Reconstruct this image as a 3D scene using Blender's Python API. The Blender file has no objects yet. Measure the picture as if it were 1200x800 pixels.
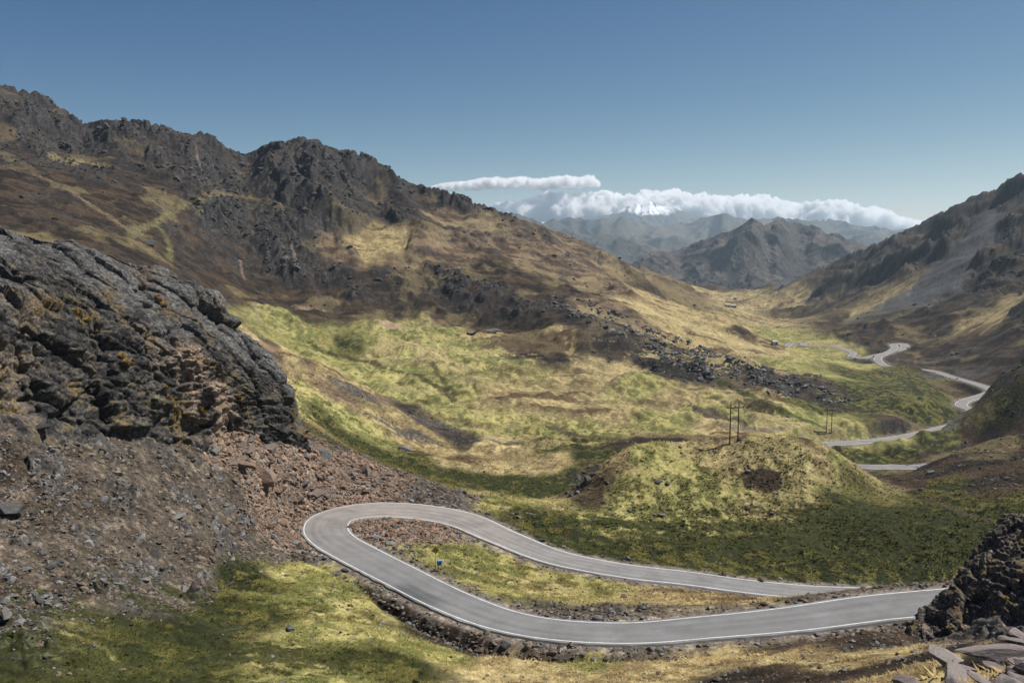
import bpy, math, random, time
import numpy as np
from mathutils import Vector, Matrix
T0 = time.time()
rng = np.random.default_rng(7)
random.seed(7)
scene = bpy.context.scene
COL = scene.collection
F = 1000.0                       # focal length in photo pixels (1200 wide)
PITCH = math.atan(0.12)
CT, ST = math.cos(PITCH), math.sin(PITCH)

# ------------------------------------------------------------------ helpers
def ray(px, py):
    """direction of a photo pixel as (X/Y, Z/Y)"""
    u = (px - 600.0) / F; v = (400.0 - py) / F
    y = CT + v * ST
    return u / y, (v * CT - ST) / y

def at(px, py, Y):
    a, q = ray(px, py)
    return np.array([a * Y, Y, q * Y])

def ath(px, py, h):
    a, q = ray(px, py)
    Y = -h / q
    return np.array([a * Y, Y, -h])

def project(P):
    x, y, z = P[..., 0], P[..., 1], P[..., 2]
    f = y * CT - z * ST; u = x / f; v = (y * ST + z * CT) / f
    return 600 + F * u, 400 - F * v

def sstep(a, b, x):
    t = np.clip((x - a) / (b - a), 0, 1)
    return t * t * (3 - 2 * t)

def _hash(ix, iy, iz, seed):
    h = (ix.astype(np.uint32) * np.uint32(374761393) + iy.astype(np.uint32) * np.uint32(668265263)
         + iz.astype(np.uint32) * np.uint32(2147483647) + np.uint32((seed * 1274126177) & 0xffffffff))
    h = (h ^ (h >> np.uint32(13))) * np.uint32(1274126177)
    h = h ^ (h >> np.uint32(16))
    return h

_ang = np.linspace(0, 2 * np.pi, 256, endpoint=False)
_G2 = np.stack([np.cos(_ang), np.sin(_ang)], 1).astype(np.float32)
_g3 = np.random.default_rng(3).normal(size=(256, 3)); _g3 /= np.linalg.norm(_g3, axis=1)[:, None]
_G3 = _g3.astype(np.float32)

def perlin2(x, y, seed=0):
    x0 = np.floor(x); y0 = np.floor(y)
    fx = (x - x0).astype(np.float32); fy = (y - y0).astype(np.float32)
    ix = x0.astype(np.int64); iy = y0.astype(np.int64); zz = np.zeros(1, np.int64)
    ux = fx * fx * fx * (fx * (fx * 6 - 15) + 10); uy = fy * fy * fy * (fy * (fy * 6 - 15) + 10)
    def g(dx, dy):
        gr = _G2[_hash(ix + dx, iy + dy, zz, seed) & 255]
        return gr[..., 0] * (fx - dx) + gr[..., 1] * (fy - dy)
    a = g(0, 0); b = g(1, 0); c = g(0, 1); d = g(1, 1)
    return ((a + (b - a) * ux) * (1 - uy) + (c + (d - c) * ux) * uy) * 1.5

def perlin3(x, y, z, seed=0):
    x0 = np.floor(x); y0 = np.floor(y); z0 = np.floor(z)
    fx = (x - x0).astype(np.float32); fy = (y - y0).astype(np.float32); fz = (z - z0).astype(np.float32)
    ix = x0.astype(np.int64); iy = y0.astype(np.int64); iz = z0.astype(np.int64)
    s = lambda t: t * t * t * (t * (t * 6 - 15) + 10)
    ux, uy, uz = s(fx), s(fy), s(fz)
    def g(dx, dy, dz):
        gr = _G3[_hash(ix + dx, iy + dy, iz + dz, seed) & 255]
        return gr[..., 0] * (fx - dx) + gr[..., 1] * (fy - dy) + gr[..., 2] * (fz - dz)
    l = lambda p, q, t: p + (q - p) * t
    return 1.4 * l(l(l(g(0,0,0), g(1,0,0), ux), l(g(0,1,0), g(1,1,0), ux), uy),
             l(l(g(0,0,1), g(1,0,1), ux), l(g(0,1,1), g(1,1,1), ux), uy), uz)

def fbm2(x, y, oct=5, seed=0, gain=.5):
    s = 0; a = 1
    for o in range(oct):
        s = s + a * perlin2(x * 2 ** o + 17.3 * o, y * 2 ** o - 9.1 * o, seed + o); a *= gain
    return s

def ridge2(x, y, oct=5, seed=0, gain=.5):
    s = 0; a = 1; w = 1
    for o in range(oct):
        n = 1 - np.abs(perlin2(x * 2 ** o + 7.7 * o, y * 2 ** o + 3.1 * o, seed + o)) * 1.6
        n = np.clip(n, -.4, 1) ; n = n * np.abs(n)
        s = s + a * n * w; w = np.clip(n * 1.4, 0, 1); a *= gain
    return s

def fbm3(x, y, z, oct=4, seed=0, gain=.5):
    s = 0; a = 1
    for o in range(oct):
        s = s + a * perlin3(x * 2 ** o, y * 2 ** o, z * 2 ** o, seed + o); a *= gain
    return s

def worley3(x, y, z, seed=0):
    """F1, F2 and a per-cell random value"""
    ix = np.floor(x).astype(np.int64); iy = np.floor(y).astype(np.int64); iz = np.floor(z).astype(np.int64)
    f1 = np.full(x.shape, 9., np.float32); f2 = f1.copy(); cid = np.zeros(x.shape, np.float32); tl = cid.copy()
    for dx in (-1, 0, 1):
        for dy in (-1, 0, 1):
            for dz in (-1, 0, 1):
                h = _hash(ix + dx, iy + dy, iz + dz, seed)
                px = ix + dx + (h & 1023) / 1023.; py = iy + dy + ((h >> np.uint32(10)) & 1023) / 1023.
                pz = iz + dz + ((h >> np.uint32(20)) & 1023) / 1023.
                d = ((px - x) ** 2 + (py - y) ** 2 + (pz - z) ** 2).astype(np.float32)
                m = d < f1
                f2 = np.where(m, f1, np.minimum(f2, d)); cid = np.where(m, ((h * np.uint32(2654435761)) >> np.uint32(8)).astype(np.float32) / 16777216., cid)
                tl = np.where(m, (x - px) * ((h & 7) / 3.5 - .6) + (z - pz) * (((h >> np.uint32(5)) & 7) / 3.5 - .8), tl)
                f1 = np.where(m, d, f1)
    return np.sqrt(f1), np.sqrt(f2), cid + .6 * tl.astype(np.float32)

def blocks2(x, y, seed=0):
    """angular blocks: tilted cell height and a soft edge mask"""
    ix = np.floor(x).astype(np.int64); iy = np.floor(y).astype(np.int64); zz = np.zeros(1, np.int64)
    f1 = np.full(x.shape, 9., np.float32); f2 = f1.copy(); cv = np.zeros(x.shape, np.float32)
    for dx in (-1, 0, 1):
        for dy in (-1, 0, 1):
            h = _hash(ix + dx, iy + dy, zz, seed)
            ex = (x - ix - dx - (h & 1023) / 1023.).astype(np.float32); ey = (y - iy - dy - ((h >> np.uint32(10)) & 1023) / 1023.).astype(np.float32)
            d = ex * ex + ey * ey
            v = ((h >> np.uint32(20)) & 255) / 255. + ex * .55 - ey * .35
            m = d < f1
            f2 = np.where(m, f1, np.minimum(f2, d)); cv = np.where(m, v, cv); f1 = np.where(m, d, f1)
    return np.clip(cv, 0, 1.3), sstep(0.0, .45, np.sqrt(f2) - np.sqrt(f1))

def make_mesh(name, V, faces, smooth=True, attrs=None):
    """V (n,3), faces (m,k) array with constant k, or list of ragged tuples"""
    me = bpy.data.meshes.new(name)
    V = np.ascontiguousarray(V, np.float32)
    if isinstance(faces, np.ndarray):
        m, k = faces.shape
        me.vertices.add(len(V)); me.vertices.foreach_set('co', V.ravel())
        me.loops.add(m * k); me.loops.foreach_set('vertex_index', np.ascontiguousarray(faces, np.int32).ravel())
        me.polygons.add(m); me.polygons.foreach_set('loop_start', np.arange(0, m * k, k, dtype=np.int32))
        me.update(calc_edges=True)
    else:
        me.from_pydata([tuple(v) for v in V], [], faces); me.update()
    me.polygons.foreach_set('use_smooth', np.full(len(me.polygons), smooth))
    for nm, (tp, arr) in (attrs or {}).items():
        at_ = me.attributes.new(nm, tp, 'POINT')
        at_.data.foreach_set('color' if tp == 'FLOAT_COLOR' else 'value', np.ascontiguousarray(arr, np.float32).ravel())
    return me

def grid_faces(nr, nc):
    i = np.arange(nr * nc, dtype=np.int32).reshape(nr, nc)
    return np.stack([i[:-1, :-1], i[:-1, 1:], i[1:, 1:], i[1:, :-1]], -1).reshape(-1, 4)

def link(name, me, mat=None, parent=None):
    o = bpy.data.objects.new(name, me); COL.objects.link(o)
    if mat is not None and me is not None and len(me.materials) == 0: me.materials.append(mat)
    if parent is not None: o.parent = parent
    return o

def struct(o): o['kind'] = 'structure'; return o

def tag(o, label, cat, group=None, kind=None):
    o['label'] = label; o['category'] = cat
    if group: o['group'] = group
    if kind: o['kind'] = kind
    return o

def empty(name, loc, rz=0):
    o = bpy.data.objects.new(name, None); COL.objects.link(o)
    o.location = Vector([float(c) for c in loc]); o.rotation_euler = (0, 0, rz); o.empty_display_size = .3
    return o

def grid_normals(P):
    du = np.gradient(P, axis=1); dv = np.gradient(P, axis=0)
    n = np.cross(du, dv); n /= np.linalg.norm(n, axis=-1)[..., None] + 1e-9
    return np.where(n[..., 2:3] < 0, -n, n)

# ------------------------------------------------------------------ materials
def new_mat(name):
    m = bpy.data.materials.new(name); m.use_nodes = True
    nt = m.node_tree; nt.nodes.clear()
    out = nt.nodes.new('ShaderNodeOutputMaterial'); b = nt.nodes.new('ShaderNodeBsdfPrincipled')
    nt.links.new(b.outputs[0], out.inputs[0])
    b.inputs['Specular IOR Level'].default_value = .25
    return m, nt, b

class NB:
    """tiny node builder"""
    def __init__(s, nt): s.nt = nt
    def n(s, t, **kw):
        nd = s.nt.nodes.new(t)
        for k, v in kw.items():
            if k in nd.inputs.keys() if hasattr(nd.inputs, 'keys') else False:
                s.set(nd.inputs[k], v)
            else: setattr(nd, k, v)
        return nd
    def set(s, sock, v):
        if isinstance(v, bpy.types.NodeSocket): s.nt.links.new(v, sock)
        else: sock.default_value = v
    def math(s, op, a, b=0., c=0., clamp=False):
        nd = s.nt.nodes.new('ShaderNodeMath'); nd.operation = op; nd.use_clamp = clamp
        s.set(nd.inputs[0], a); s.set(nd.inputs[1], b); s.set(nd.inputs[2], c)
        return nd.outputs[0]
    def mapr(s, v, a, b, c, d):
        nd = s.nt.nodes.new('ShaderNodeMapRange'); s.set(nd.inputs[0], v)
        for i, k in enumerate((a, b, c, d)): s.set(nd.inputs[i + 1], k)
        return nd.outputs[0]
    def mix(s, f, a, b, bt='MIX'):
        nd = s.nt.nodes.new('ShaderNodeMix'); nd.data_type = 'RGBA'; nd.blend_type = bt
        s.set(nd.inputs[0], f); s.set(nd.inputs[6], a); s.set(nd.inputs[7], b)
        return nd.outputs[2]
    def noise(s, vec, scale, detail=6, rough=.6, dist=0):
        nd = s.nt.nodes.new('ShaderNodeTexNoise'); s.nt.links.new(vec, nd.inputs['Vector'])
        nd.inputs['Scale'].default_value = scale; nd.inputs['Detail'].default_value = detail
        nd.inputs['Roughness'].default_value = rough; nd.inputs['Distortion'].default_value = dist
        return nd.outputs[0]
    def voro(s, vec, scale, feature='F1'):
        nd = s.nt.nodes.new('ShaderNodeTexVoronoi'); nd.feature = feature
        s.nt.links.new(vec, nd.inputs['Vector']); nd.inputs['Scale'].default_value = scale
        return nd
    def pos(s): return s.nt.nodes.new('ShaderNodeNewGeometry').outputs['Position']
    def obj(s): return s.nt.nodes.new('ShaderNodeTexCoord').outputs['Object']
    def rnd(s): return s.nt.nodes.new('ShaderNodeObjectInfo').outputs['Random']
    def attr(s, name):
        nd = s.nt.nodes.new('ShaderNodeAttribute'); nd.attribute_name = name; return nd
    def mapping(s, vec, rot=(0, 0, 0), scale=(1, 1, 1)):
        nd = s.nt.nodes.new('ShaderNodeMapping'); s.nt.links.new(vec, nd.inputs[0])
        nd.inputs['Rotation'].default_value = rot; nd.inputs['Scale'].default_value = scale
        return nd.outputs[0]
    def bump(s, h, strength, dist, bsdf):
        nd = s.nt.nodes.new('ShaderNodeBump'); s.nt.links.new(h, nd.inputs['Height'])
        s.set(nd.inputs['Strength'], strength); nd.inputs['Distance'].default_value = dist
        s.nt.links.new(nd.outputs[0], bsdf.inputs['Normal'])

def terrain_material(name, sc=1.0, bump_d=.35):
    """albedo attribute broken up by world-scale noise; 'rock' attribute adds stones and bump"""
    m, nt, b = new_mat(name); N = NB(nt)
    p = N.pos(); alb = N.attr('albedo').outputs['Color']; rock = N.attr('rock').outputs['Fac']
    n1 = N.noise(p, .9 * sc, 5, .65); n2 = N.noise(p, .07 * sc, 7, .62)
    n0 = N.noise(p, 5.0 * sc, 3, .6)
    v1 = N.math('MULTIPLY', N.math('MULTIPLY', N.mapr(n1, .32, .68, .55, 1.38), N.mapr(n0, .3, .7, .66, 1.34)), N.mapr(n2, .3, .7, .72, 1.25))
    col = N.mix(1.0, alb, v1, 'MULTIPLY')
    # loose stones
    vo = N.voro(p, 1.1 * sc)
    sep = nt.nodes.new('ShaderNodeSeparateColor'); nt.links.new(vo.outputs['Color'], sep.inputs[0])
    st = N.mapr(sep.outputs[0], .3, .95, .45, 1.65)
    vo2 = N.voro(p, 3.1 * sc); sep2 = nt.nodes.new('ShaderNodeSeparateColor'); nt.links.new(vo2.outputs['Color'], sep2.inputs[0])
    st = N.math('MULTIPLY', N.mapr(sep.outputs[0], .55, .95, .75, 1.7), N.mapr(sep2.outputs[1], .2, .95, .6, 1.45))
    col = N.mix(N.math('MULTIPLY', rock, .8), col, N.mix(1.0, col, st, 'MULTIPLY'))
    nt.links.new(col, b.inputs['Base Color']); b.inputs['Roughness'].default_value = .95
    b.inputs['Specular IOR Level'].default_value = .1
    h = N.math('ADD', N.math('MULTIPLY', n1, 1.0), N.math('MULTIPLY', N.math('MULTIPLY', vo.outputs['Distance'], rock), -.7))
    N.bump(h, N.mapr(rock, 0, 1, .55, .9), bump_d / sc, b)
    return m

# ------------------------------------------------------------------ the road centre line (descends into the valley)
R_NEAR = [(1300,690,39,3.3),(1220,694,40.5,3.3),(1120,703,42,3.3),(1030,711,43,3.2),(925,725,44.3,3.0),(830,734,45.5,2.8),
  (740,741,46.5,2.7),(650,737,47.3,2.75),(590,726,48,2.9),(530,704,48.6,3.1),(465,672,49.5,3.3),(420,649,50.3,3.5),
  (392,633,50.8,3.6),(382,620,51.2,3.8),(388,608,51.5,4),(408,601,51.8,4.2),(440,597,52.2,4.4),(490,599,53,4.3),
  (540,608,53.9,3.9),(590,629,55,3.4),(650,652,56.4,3.2),(730,668,58,3.1),(806,677,59.4,3.1),(880,687,60.8,3),
  (950,693.5,62,3),(1000,695.5,63,3),(1045,697,63.8,3),(1110,699,65,3)]
road_ctl = [np.r_[ath(px, py, h), w] for px, py, h, w in R_NEAR]
road_ctl += [np.array(v, float) for v in [(112,166,-67,3),(150,178,-69,3),(190,208,-72,3),(212,250,-75,3),(205,285,-78,3),(178,303,-79.5,3)]]
road_ctl += [np.r_[ath(px, py, h), w] for px, py, h, w in [(1078,547,81,2.8),(1050,547,81.5,2.8),(1022,547,82,2.8),(990,545,82.5,2.8),
   (958,538,83,2.8),(945,528,83.2,2.8),(962,521,83.5,2.9),(995,518.5,84,2.9),(1030,516,84.5,2.9),(1070,510,85,3),(1103,502.5,85.5,3)]]
R2 = [(1128,495,86,2.6),(1146,486,87,2.6),(1139,480,88,2.8),(1127,475.5,88.5,2.8),(1130,470,89,2.7),(1141,466.5,89.6,2.7),(1156,462,90,2.7),(1163,458,90.6,2.7),(1153,452.5,91,2.7),
   (1117,442,92,2.7),(1090,434,93,2.7),(1067,431.5,93.6,2.7),(1043,429.5,94.2,2.7),(1031,424,94.8,2.7),(1029,418.5,95.2,2.7),(1038,414,95.6,2.7),
   (1049,408,96,2.7),(1048,403.5,96.4,2.9),(1057,402.5,96.6,2.9),(1060,406.5,96.8,2.7),(1050,411,97.2,2.4),(1024,416.5,98,2.4),(1011,419.5,98.6,2.7),(998,417,99.2,2.7),
   (1000,413.5,99.8,2.4),(988,409,100.5,2.6),(975,405.5,101,2.6),(945,405,102,2.6),(940,402,102.6,2.7),(930,401.5,103,2.7),(923,405,103.3,2.7),(919,409,103.4,2.7)]
road_ctl += [np.r_[ath(px, py, h), w] for px, py, h, w in R2]
road_ctl = np.array(road_ctl)

def catmull(C, step=.9):
    out = []
    for i in range(len(C) - 1):
        p0 = C[max(i - 1, 0)]; p1 = C[i]; p2 = C[i + 1]; p3 = C[min(i + 2, len(C) - 1)]
        d = [max(np.linalg.norm(b[:2] - a[:2]), 1e-3) ** .5 for a, b in ((p0, p1), (p1, p2), (p2, p3))]
        if i == 0: d[0] = d[1]
        if i == len(C) - 2: d[2] = d[1]
        m1 = (p1 - p0) / d[0] - (p2 - p0) / (d[0] + d[1]) + (p2 - p1) / d[1] if i > 0 else (p2 - p1) / d[1]
        m2 = (p2 - p1) / d[1] - (p3 - p1) / (d[1] + d[2]) + (p3 - p2) / d[2] if i < len(C) - 2 else (p2 - p1) / d[1]
        m1 = m1 * d[1]; m2 = m2 * d[1]
        n = max(int(np.linalg.norm(p2[:2] - p1[:2]) / step), 2)
        t = np.linspace(0, 1, n, endpoint=False)[:, None]
        out.append((2*t**3 - 3*t**2 + 1) * p1 + (t**3 - 2*t**2 + t) * m1 + (-2*t**3 + 3*t**2) * p2 + (t**3 - t**2) * m2)
    out.append(C[-1:]); return np.concatenate(out)

ROAD = catmull(road_ctl)
for _ in range(3): ROAD[1:-1, 2:] = .25 * ROAD[:-2, 2:] + .5 * ROAD[1:-1, 2:] + .25 * ROAD[2:, 2:]
tan = np.gradient(ROAD[:, :2], axis=0); tan /= np.linalg.norm(tan, axis=1)[:, None]
RN = np.stack([tan[:, 1], -tan[:, 0]], 1)      # points to the right of travel (outer/near side of the lower branch on the way down is the left)
RS = np.r_[0, np.cumsum(np.linalg.norm(np.diff(ROAD[:, :2], axis=0), axis=1))]

# ------------------------------------------------------------------ control points of the relief: photo pixel + distance + cover
# G meadow, D dark grass with painted cloud shade, T tan dry grass, B brown slope, R rugged rock, S scree slope, P pink talus, X blue scree
CP = """
0 830 52 D|200 830 55 G|400 830 58 G|600 830 62 T|800 830 50 T|950 830 36 T|1100 830 18 T|1200 830 11 B|1350 830 9 S|-150 830 46 D
-150 790 55 D|-100 700 68 S|0 800 62 D|200 800 66 D|400 800 68 G|600 800 76 T|750 800 72 T|850 800 62 B|950 800 50 B|1020 800 36 T|1100 800 24 T|1200 800 15 S|1300 800 12 S
100 760 70 G|200 750 77 D|300 720 90 D|400 740 84 G|500 760 88 G|450 780 75 D|600 775 89 T|700 775 87 G|800 775 82 T|900 770 80 T|1000 770 68 T|1060 775 52 B|1120 770 42 T|1200 765 33 B|1300 760 28 S
0 720 73 S|60 745 70 S|200 690 94 S|280 690 102 D|380 680 112 G|330 705 95 G|420 690 108 G|395 664 120 G|340 660 128 S|470 722 110 B|540 750 99 B|0 650 82 S|100 650 90 S|200 640 106 S|300 620 134 S
0 580 93 S|100 560 108 S|200 570 122 S|270 570 138 S|0 520 101 S|100 520 117 S|200 530 134 S|250 535 143 P|320 590 143 P|330 555 158 P|290 510 158 P|400 560 173 P|440 566 178 P|350 522 172 P|420 575 171 P|-150 600 78 S|-150 500 95 S
-150 400 125 R|0 400 140 R|100 410 150 R|200 440 165 R|250 465 175 R|300 490 185 B|-150 310 190 R|0 310 200 R|100 345 205 R|200 400 200 B|280 450 200 B|320 475 205 B|-150 290 240 R|0 295 245 R|100 325 250 B|200 372 250 B|250 385 252 B|250 390 275 B|200 378 275 B|100 330 280 B
700 700 125 G|620 690 126 G|540 650 134 G|460 622 146 P|600 665 139 G|800 700 124 T|900 704 124 T|680 690 129 G|960 706 119 S
1040 740 84 B|950 748 88 B|850 752 93 T|750 758 95 S|650 752 98 S|1060 752 84 B|1200 742 70 S|1130 745 78 S|1300 735 62 S|1300 640 100 R|1200 690 98 S
1050 694 130 G|1150 690 128 S|1000 680 152 D|900 660 160 D|800 650 160 D|700 630 163 D|620 610 168 D|580 590 175 G|520 582 178 S|480 580 176 S
1100 650 163 D|1200 650 160 D|1000 640 168 D|900 630 172 D|800 620 174 G|720 600 180 G|1100 600 184 D|1000 600 184 D|900 600 184 G|800 580 190 G|1200 600 180 D|1300 600 180 D
900 560 198 G|800 545 203 G|740 560 194 G|720 530 205 T|760 518 212 G|850 512 216 T|900 510 216 G|930 511 215 B|958 518 213 T|985 534 211 G|1010 556 208 G|700 560 197 B|665 582 196 B|640 590 192 G|1010 575 207 D
850 540 238 B|760 545 235 B|920 540 240 B|960 550 236 B|985 560 232 B|720 560 228 B|690 580 214 B|850 520 290 B|760 520 285 B
1100 570 210 D|1200 560 212 B|1080 560 222 B|1130 545 236 B|1200 530 240 B|1060 570 218 B|1120 530 252 B|1200 505 266 B|1300 500 260 B|1170 515 258 B|1140 520 262 B|1200 530 290 B|1130 545 286 B
1050 560 262 B|1020 560 258 D
620 585 212 G|640 565 232 D|600 575 222 D|560 560 238 D|500 545 245 D|440 535 240 D|400 510 244 D|370 492 240 G|430 505 262 G|500 522 280 T|560 535 262 T|620 545 258 T|700 540 262 D|660 520 292 D
270 374 285 T|300 392 290 N|330 406 292 T|350 416 294 T|375 429 296 N|400 442 298 T|425 455 300 T|450 469 302 N|310 412 276 N|360 440 280 T|410 464 283 N|372 466 264 G|340 450 262 T|500 495 305 R|300 402 325 B|350 427 328 B|400 452 330 B|540 510 300 R|580 525 290 T|390 462 278 T|440 485 282 T
300 412 350 B|350 432 355 G|400 454 358 G|450 474 350 G
500 480 328 G|560 500 322 G|620 490 338 G|600 470 360 T|540 450 390 G|480 440 410 G|420 420 440 G|360 400 480 G|330 380 500 G|380 395 480 D|440 400 480 G|500 410 465 G|560 430 430 G
680 500 330 G|700 480 360 T|660 440 425 T|620 420 470 B|600 400 505 B|640 400 505 T|560 405 490 G|560 389 530 T|500 385 545 G|450 382 550 G|620 385 555 B|700 430 455 T|740 450 415 G
750 490 352 G|800 500 345 G|850 503 342 T|800 470 390 T|850 480 372 G|900 490 358 G|940 500 350 G|900 460 402 T|930 480 375 G|970 497 368 G|1000 505 352 G|1050 500 355 G|960 485 385 D
1060 535 325 D|1000 535 322 D|1110 530 320 B|1100 510 352 D|1150 515 345 B|1200 480 345 B|1110 490 372 X|1060 490 372 B
1000 470 425 D|1050 475 410 D|1100 470 420 D|1100 455 470 D|1050 450 480 D|1000 450 470 D|950 440 520 G|920 425 560 G|1000 437 560 D|1050 445 560 D
700 395 500 R|760 420 478 R|820 440 460 R|880 455 440 R|940 465 428 R|990 473 418 R|660 375 540 R|620 355 590 R|740 390 520 R|800 410 505 R|860 425 490 R|920 440 475 R|970 455 450 R
820 425 560 T|860 440 545 T|900 445 540 T|780 400 570 T|740 375 590 N|700 360 600 N
820 395 620 T|880 410 625 T|900 405 655 T|918 412 645 G|760 360 650 T|720 340 690 N|800 368 690 T|840 370 710 T|870 386 690 B|780 350 740 T|900 398 680 T
870 395 790 T|840 385 860 T|920 410 740 G|800 372 850 B
330 360 535 B|300 345 560 B|400 365 570 B|460 370 575 B|520 370 580 B|580 368 585 B|260 330 540 B|350 320 620 R|400 330 620 R|460 340 610 R|520 345 610 R|560 335 620 R
600 320 660 B|640 335 640 B|680 340 660 B|600 290 740 N|640 300 750 N|680 315 760 N|660 290 860 N|560 280 730 N|540 250 810 N|500 300 680 N|500 260 760 B|450 240 770 R|450 280 700 T|450 205 840 R
400 300 660 N|400 250 730 R|400 205 810 R|350 280 670 R|350 230 740 R|350 190 810 R|300 300 630 R|300 250 690 R|300 210 770 R|250 300 580 B|250 250 650 R|250 210 720 R|200 280 560 B|200 240 620 B|200 200 720 R|240 180 790 R|150 240 570 B|150 180 750 R|100 220 560 B|100 180 680 R
50 240 500 B|50 190 620 R|50 150 740 R|0 250 430 B|0 220 500 B|0 180 600 R|0 130 730 R|-100 230 430 B|-100 160 600 R|-150 100 720 R|150 280 490 B|100 265 440 B|220 320 500 B|180 295 480 B
355 163 860 R|330 170 850 R|290 186 850 R|265 178 850 R|240 160 850 R|200 147 860 R|150 141 870 R|112 148 870 R|100 150 865 R|85 135 850 R|60 115 830 R|30 110 815 R|0 98 800 R|-60 85 780 R|-150 75 760 R|385 175 860 R|410 176 860 R|440 184 865 R|470 208 870 R|500 222 870 R|540 230 875 R|570 242 880 R|600 254 890 R|640 268 980 N|680 284 1080 N|720 304 1200 N|750 318 1330 N
355 200 1000 R|240 200 1000 R|100 190 1000 R|0 150 950 R|-150 130 900 R|480 240 1000 R|560 270 1000 B|640 300 1150 N|700 325 1330 B
760 330 1500 T|790 330 1750 T|760 322 2000 N|820 345 1700 T|860 360 1500 T|830 352 1580 T|800 345 1500 T|890 375 1250 T|920 385 1050 T|900 365 1500 T|880 350 1900 B|850 340 2100 B|900 350 2000 R|740 320 1800 B|640 320 1700 B|500 320 1500 B|300 300 1500 B|0 300 1500 B
920 395 880 G|960 400 850 G|980 412 780 G|1000 425 640 G|1040 421 670 B|1080 420 700 B|1120 430 640 B|1060 395 820 B|1000 390 900 B|960 380 1050 B|1000 370 1080 B|950 365 1300 B
1160 436 555 B|1100 422 665 B|1140 412 645 B|1180 440 385 R|1200 428 375 R|1160 455 415 R|1300 400 380 R|1150 462 405 D|1200 450 350 R|1200 445 430 B|1160 440 480 B
1200 403 600 B|1200 380 650 R|1150 395 700 B|1120 385 780 T|1080 400 780 B|1160 370 770 T|1200 355 740 R|1300 350 600 R
1100 370 830 B|1050 380 880 B|1020 360 1080 T|1060 345 1050 X|1100 330 1020 X|1140 320 980 R|1200 310 900 R|1300 280 850 R|1200 260 1080 R|1150 270 1150 X|1100 290 1220 R|1050 310 1300 R|1000 330 1400 R|960 345 1500 R
1200 203 1300 R|1250 190 1280 R|1350 150 1200 R|1175 218 1310 R|1150 224 1330 R|1120 240 1400 R|1100 250 1440 R|1075 262 1500 R|1050 274 1560 R|1020 287 1650 R|1000 296 1750 R|970 310 1850 R|940 325 1950 R|910 342 2050 R
1200 240 1500 R|1100 280 1650 R|1000 330 2000 R|1350 190 1400 R|940 350 2300 R
860 345 2500 R|780 330 2500 B|700 330 2500 B|1100 310 2500 R
"""
ctl = []
for tok in CP.replace('\n', '|').split('|'):
    tok = tok.split()
    if tok: ctl.append((float(tok[0]), float(tok[1]), float(tok[2]), tok[3]))
pts = np.array([(*ray(px, py), math.log(Y)) for px, py, Y, c in ctl])     # a, q, lnY
cls = [c for *_, c in ctl]
rc = road_ctl[::1]
rp = np.stack([rc[:, 0] / rc[:, 1], rc[:, 2] / rc[:, 1], np.log(rc[:, 1])], 1)
allp = np.concatenate([pts, rp])
LS = 1.0
CX = np.stack([allp[:, 0], allp[:, 2] * LS], 1)
MC = .035
def phi(d2): return np.sqrt(d2 + MC * MC)
def fit(CX, q, reg=2e-3):
    n = len(CX)
    D = ((CX[:, None] - CX[None]) ** 2).sum(-1)
    A = np.zeros((n + 3, n + 3)); A[:n, :n] = phi(D) - np.eye(n) * reg
    Pm = np.c_[np.ones(n), CX]; A[:n, n:] = Pm; A[n:, :n] = Pm.T
    return np.linalg.solve(A, np.r_[q, 0, 0, 0])
W = fit(CX, allp[:, 1])
res = None
def base_q(a, t):
    sh = a.shape; a = a.ravel().astype(np.float32); t = t.ravel().astype(np.float32) * LS
    out = np.empty(len(a), np.float32)
    cx = CX.astype(np.float32); w = W[:-3].astype(np.float32)
    for i in range(0, len(a), 100000):
        s = slice(i, i + 100000)
        d2 = (a[s, None] - cx[None, :, 0]) ** 2 + (t[s, None] - cx[None, :, 1]) ** 2
        out[s] = np.sqrt(d2 + np.float32(MC * MC)) @ w + W[-3] + W[-2] * a[s] + W[-1] * t[s]
    return out.reshape(sh)

# ------------------------------------------------------------------ polar sheet of ground
NA, NR = 1300, 1500
A1 = np.linspace(-.80, .80, NA)
lt = np.linspace(math.log(5), math.log(2600), 4000)
wt = np.interp(lt, np.log([5, 50, 65, 240, 260, 540, 560, 950, 1000, 2600]), [1, 1.3, 4, 4, 3.4, 3.4, 4, 4, 2, 2])
cw = np.cumsum(wt); cw = (cw - cw[0]) / (cw[-1] - cw[0])
T1 = np.interp(np.linspace(0, 1, NR), cw, lt)
# coarse evaluation then smooth interpolation onto the fine sheet
ca = np.linspace(-.80, .80, 330); ct = np.interp(np.linspace(0, 1, 620), np.linspace(0, 1, NR), T1)
Qc = base_q(*np.meshgrid(ca, ct))
def upsample(Qc, na, nr):
    def cub(M, n):                      # cubic along axis 0
        m = M.shape[0]; x = np.linspace(0, m - 1, n); i = np.clip(np.floor(x).astype(int), 0, m - 2); f = (x - i)[:, None]
        g = lambda k: M[np.clip(i + k, 0, m - 1)]
        p0, p1, p2, p3 = g(-1), g(0), g(1), g(2)
        return p1 + .5 * f * (p2 - p0 + f * (2*p0 - 5*p1 + 4*p2 - p3 + f * (3*(p1 - p2) + p3 - p0)))
    return cub(cub(Qc, nr).T, na).T
Q = upsample(Qc, NA, NR)
AA, TT = np.meshgrid(A1, T1)
YY = np.exp(TT); XX = AA * YY; ZZ = Q * YY
print('base', round(time.time() - T0, 1))

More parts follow.
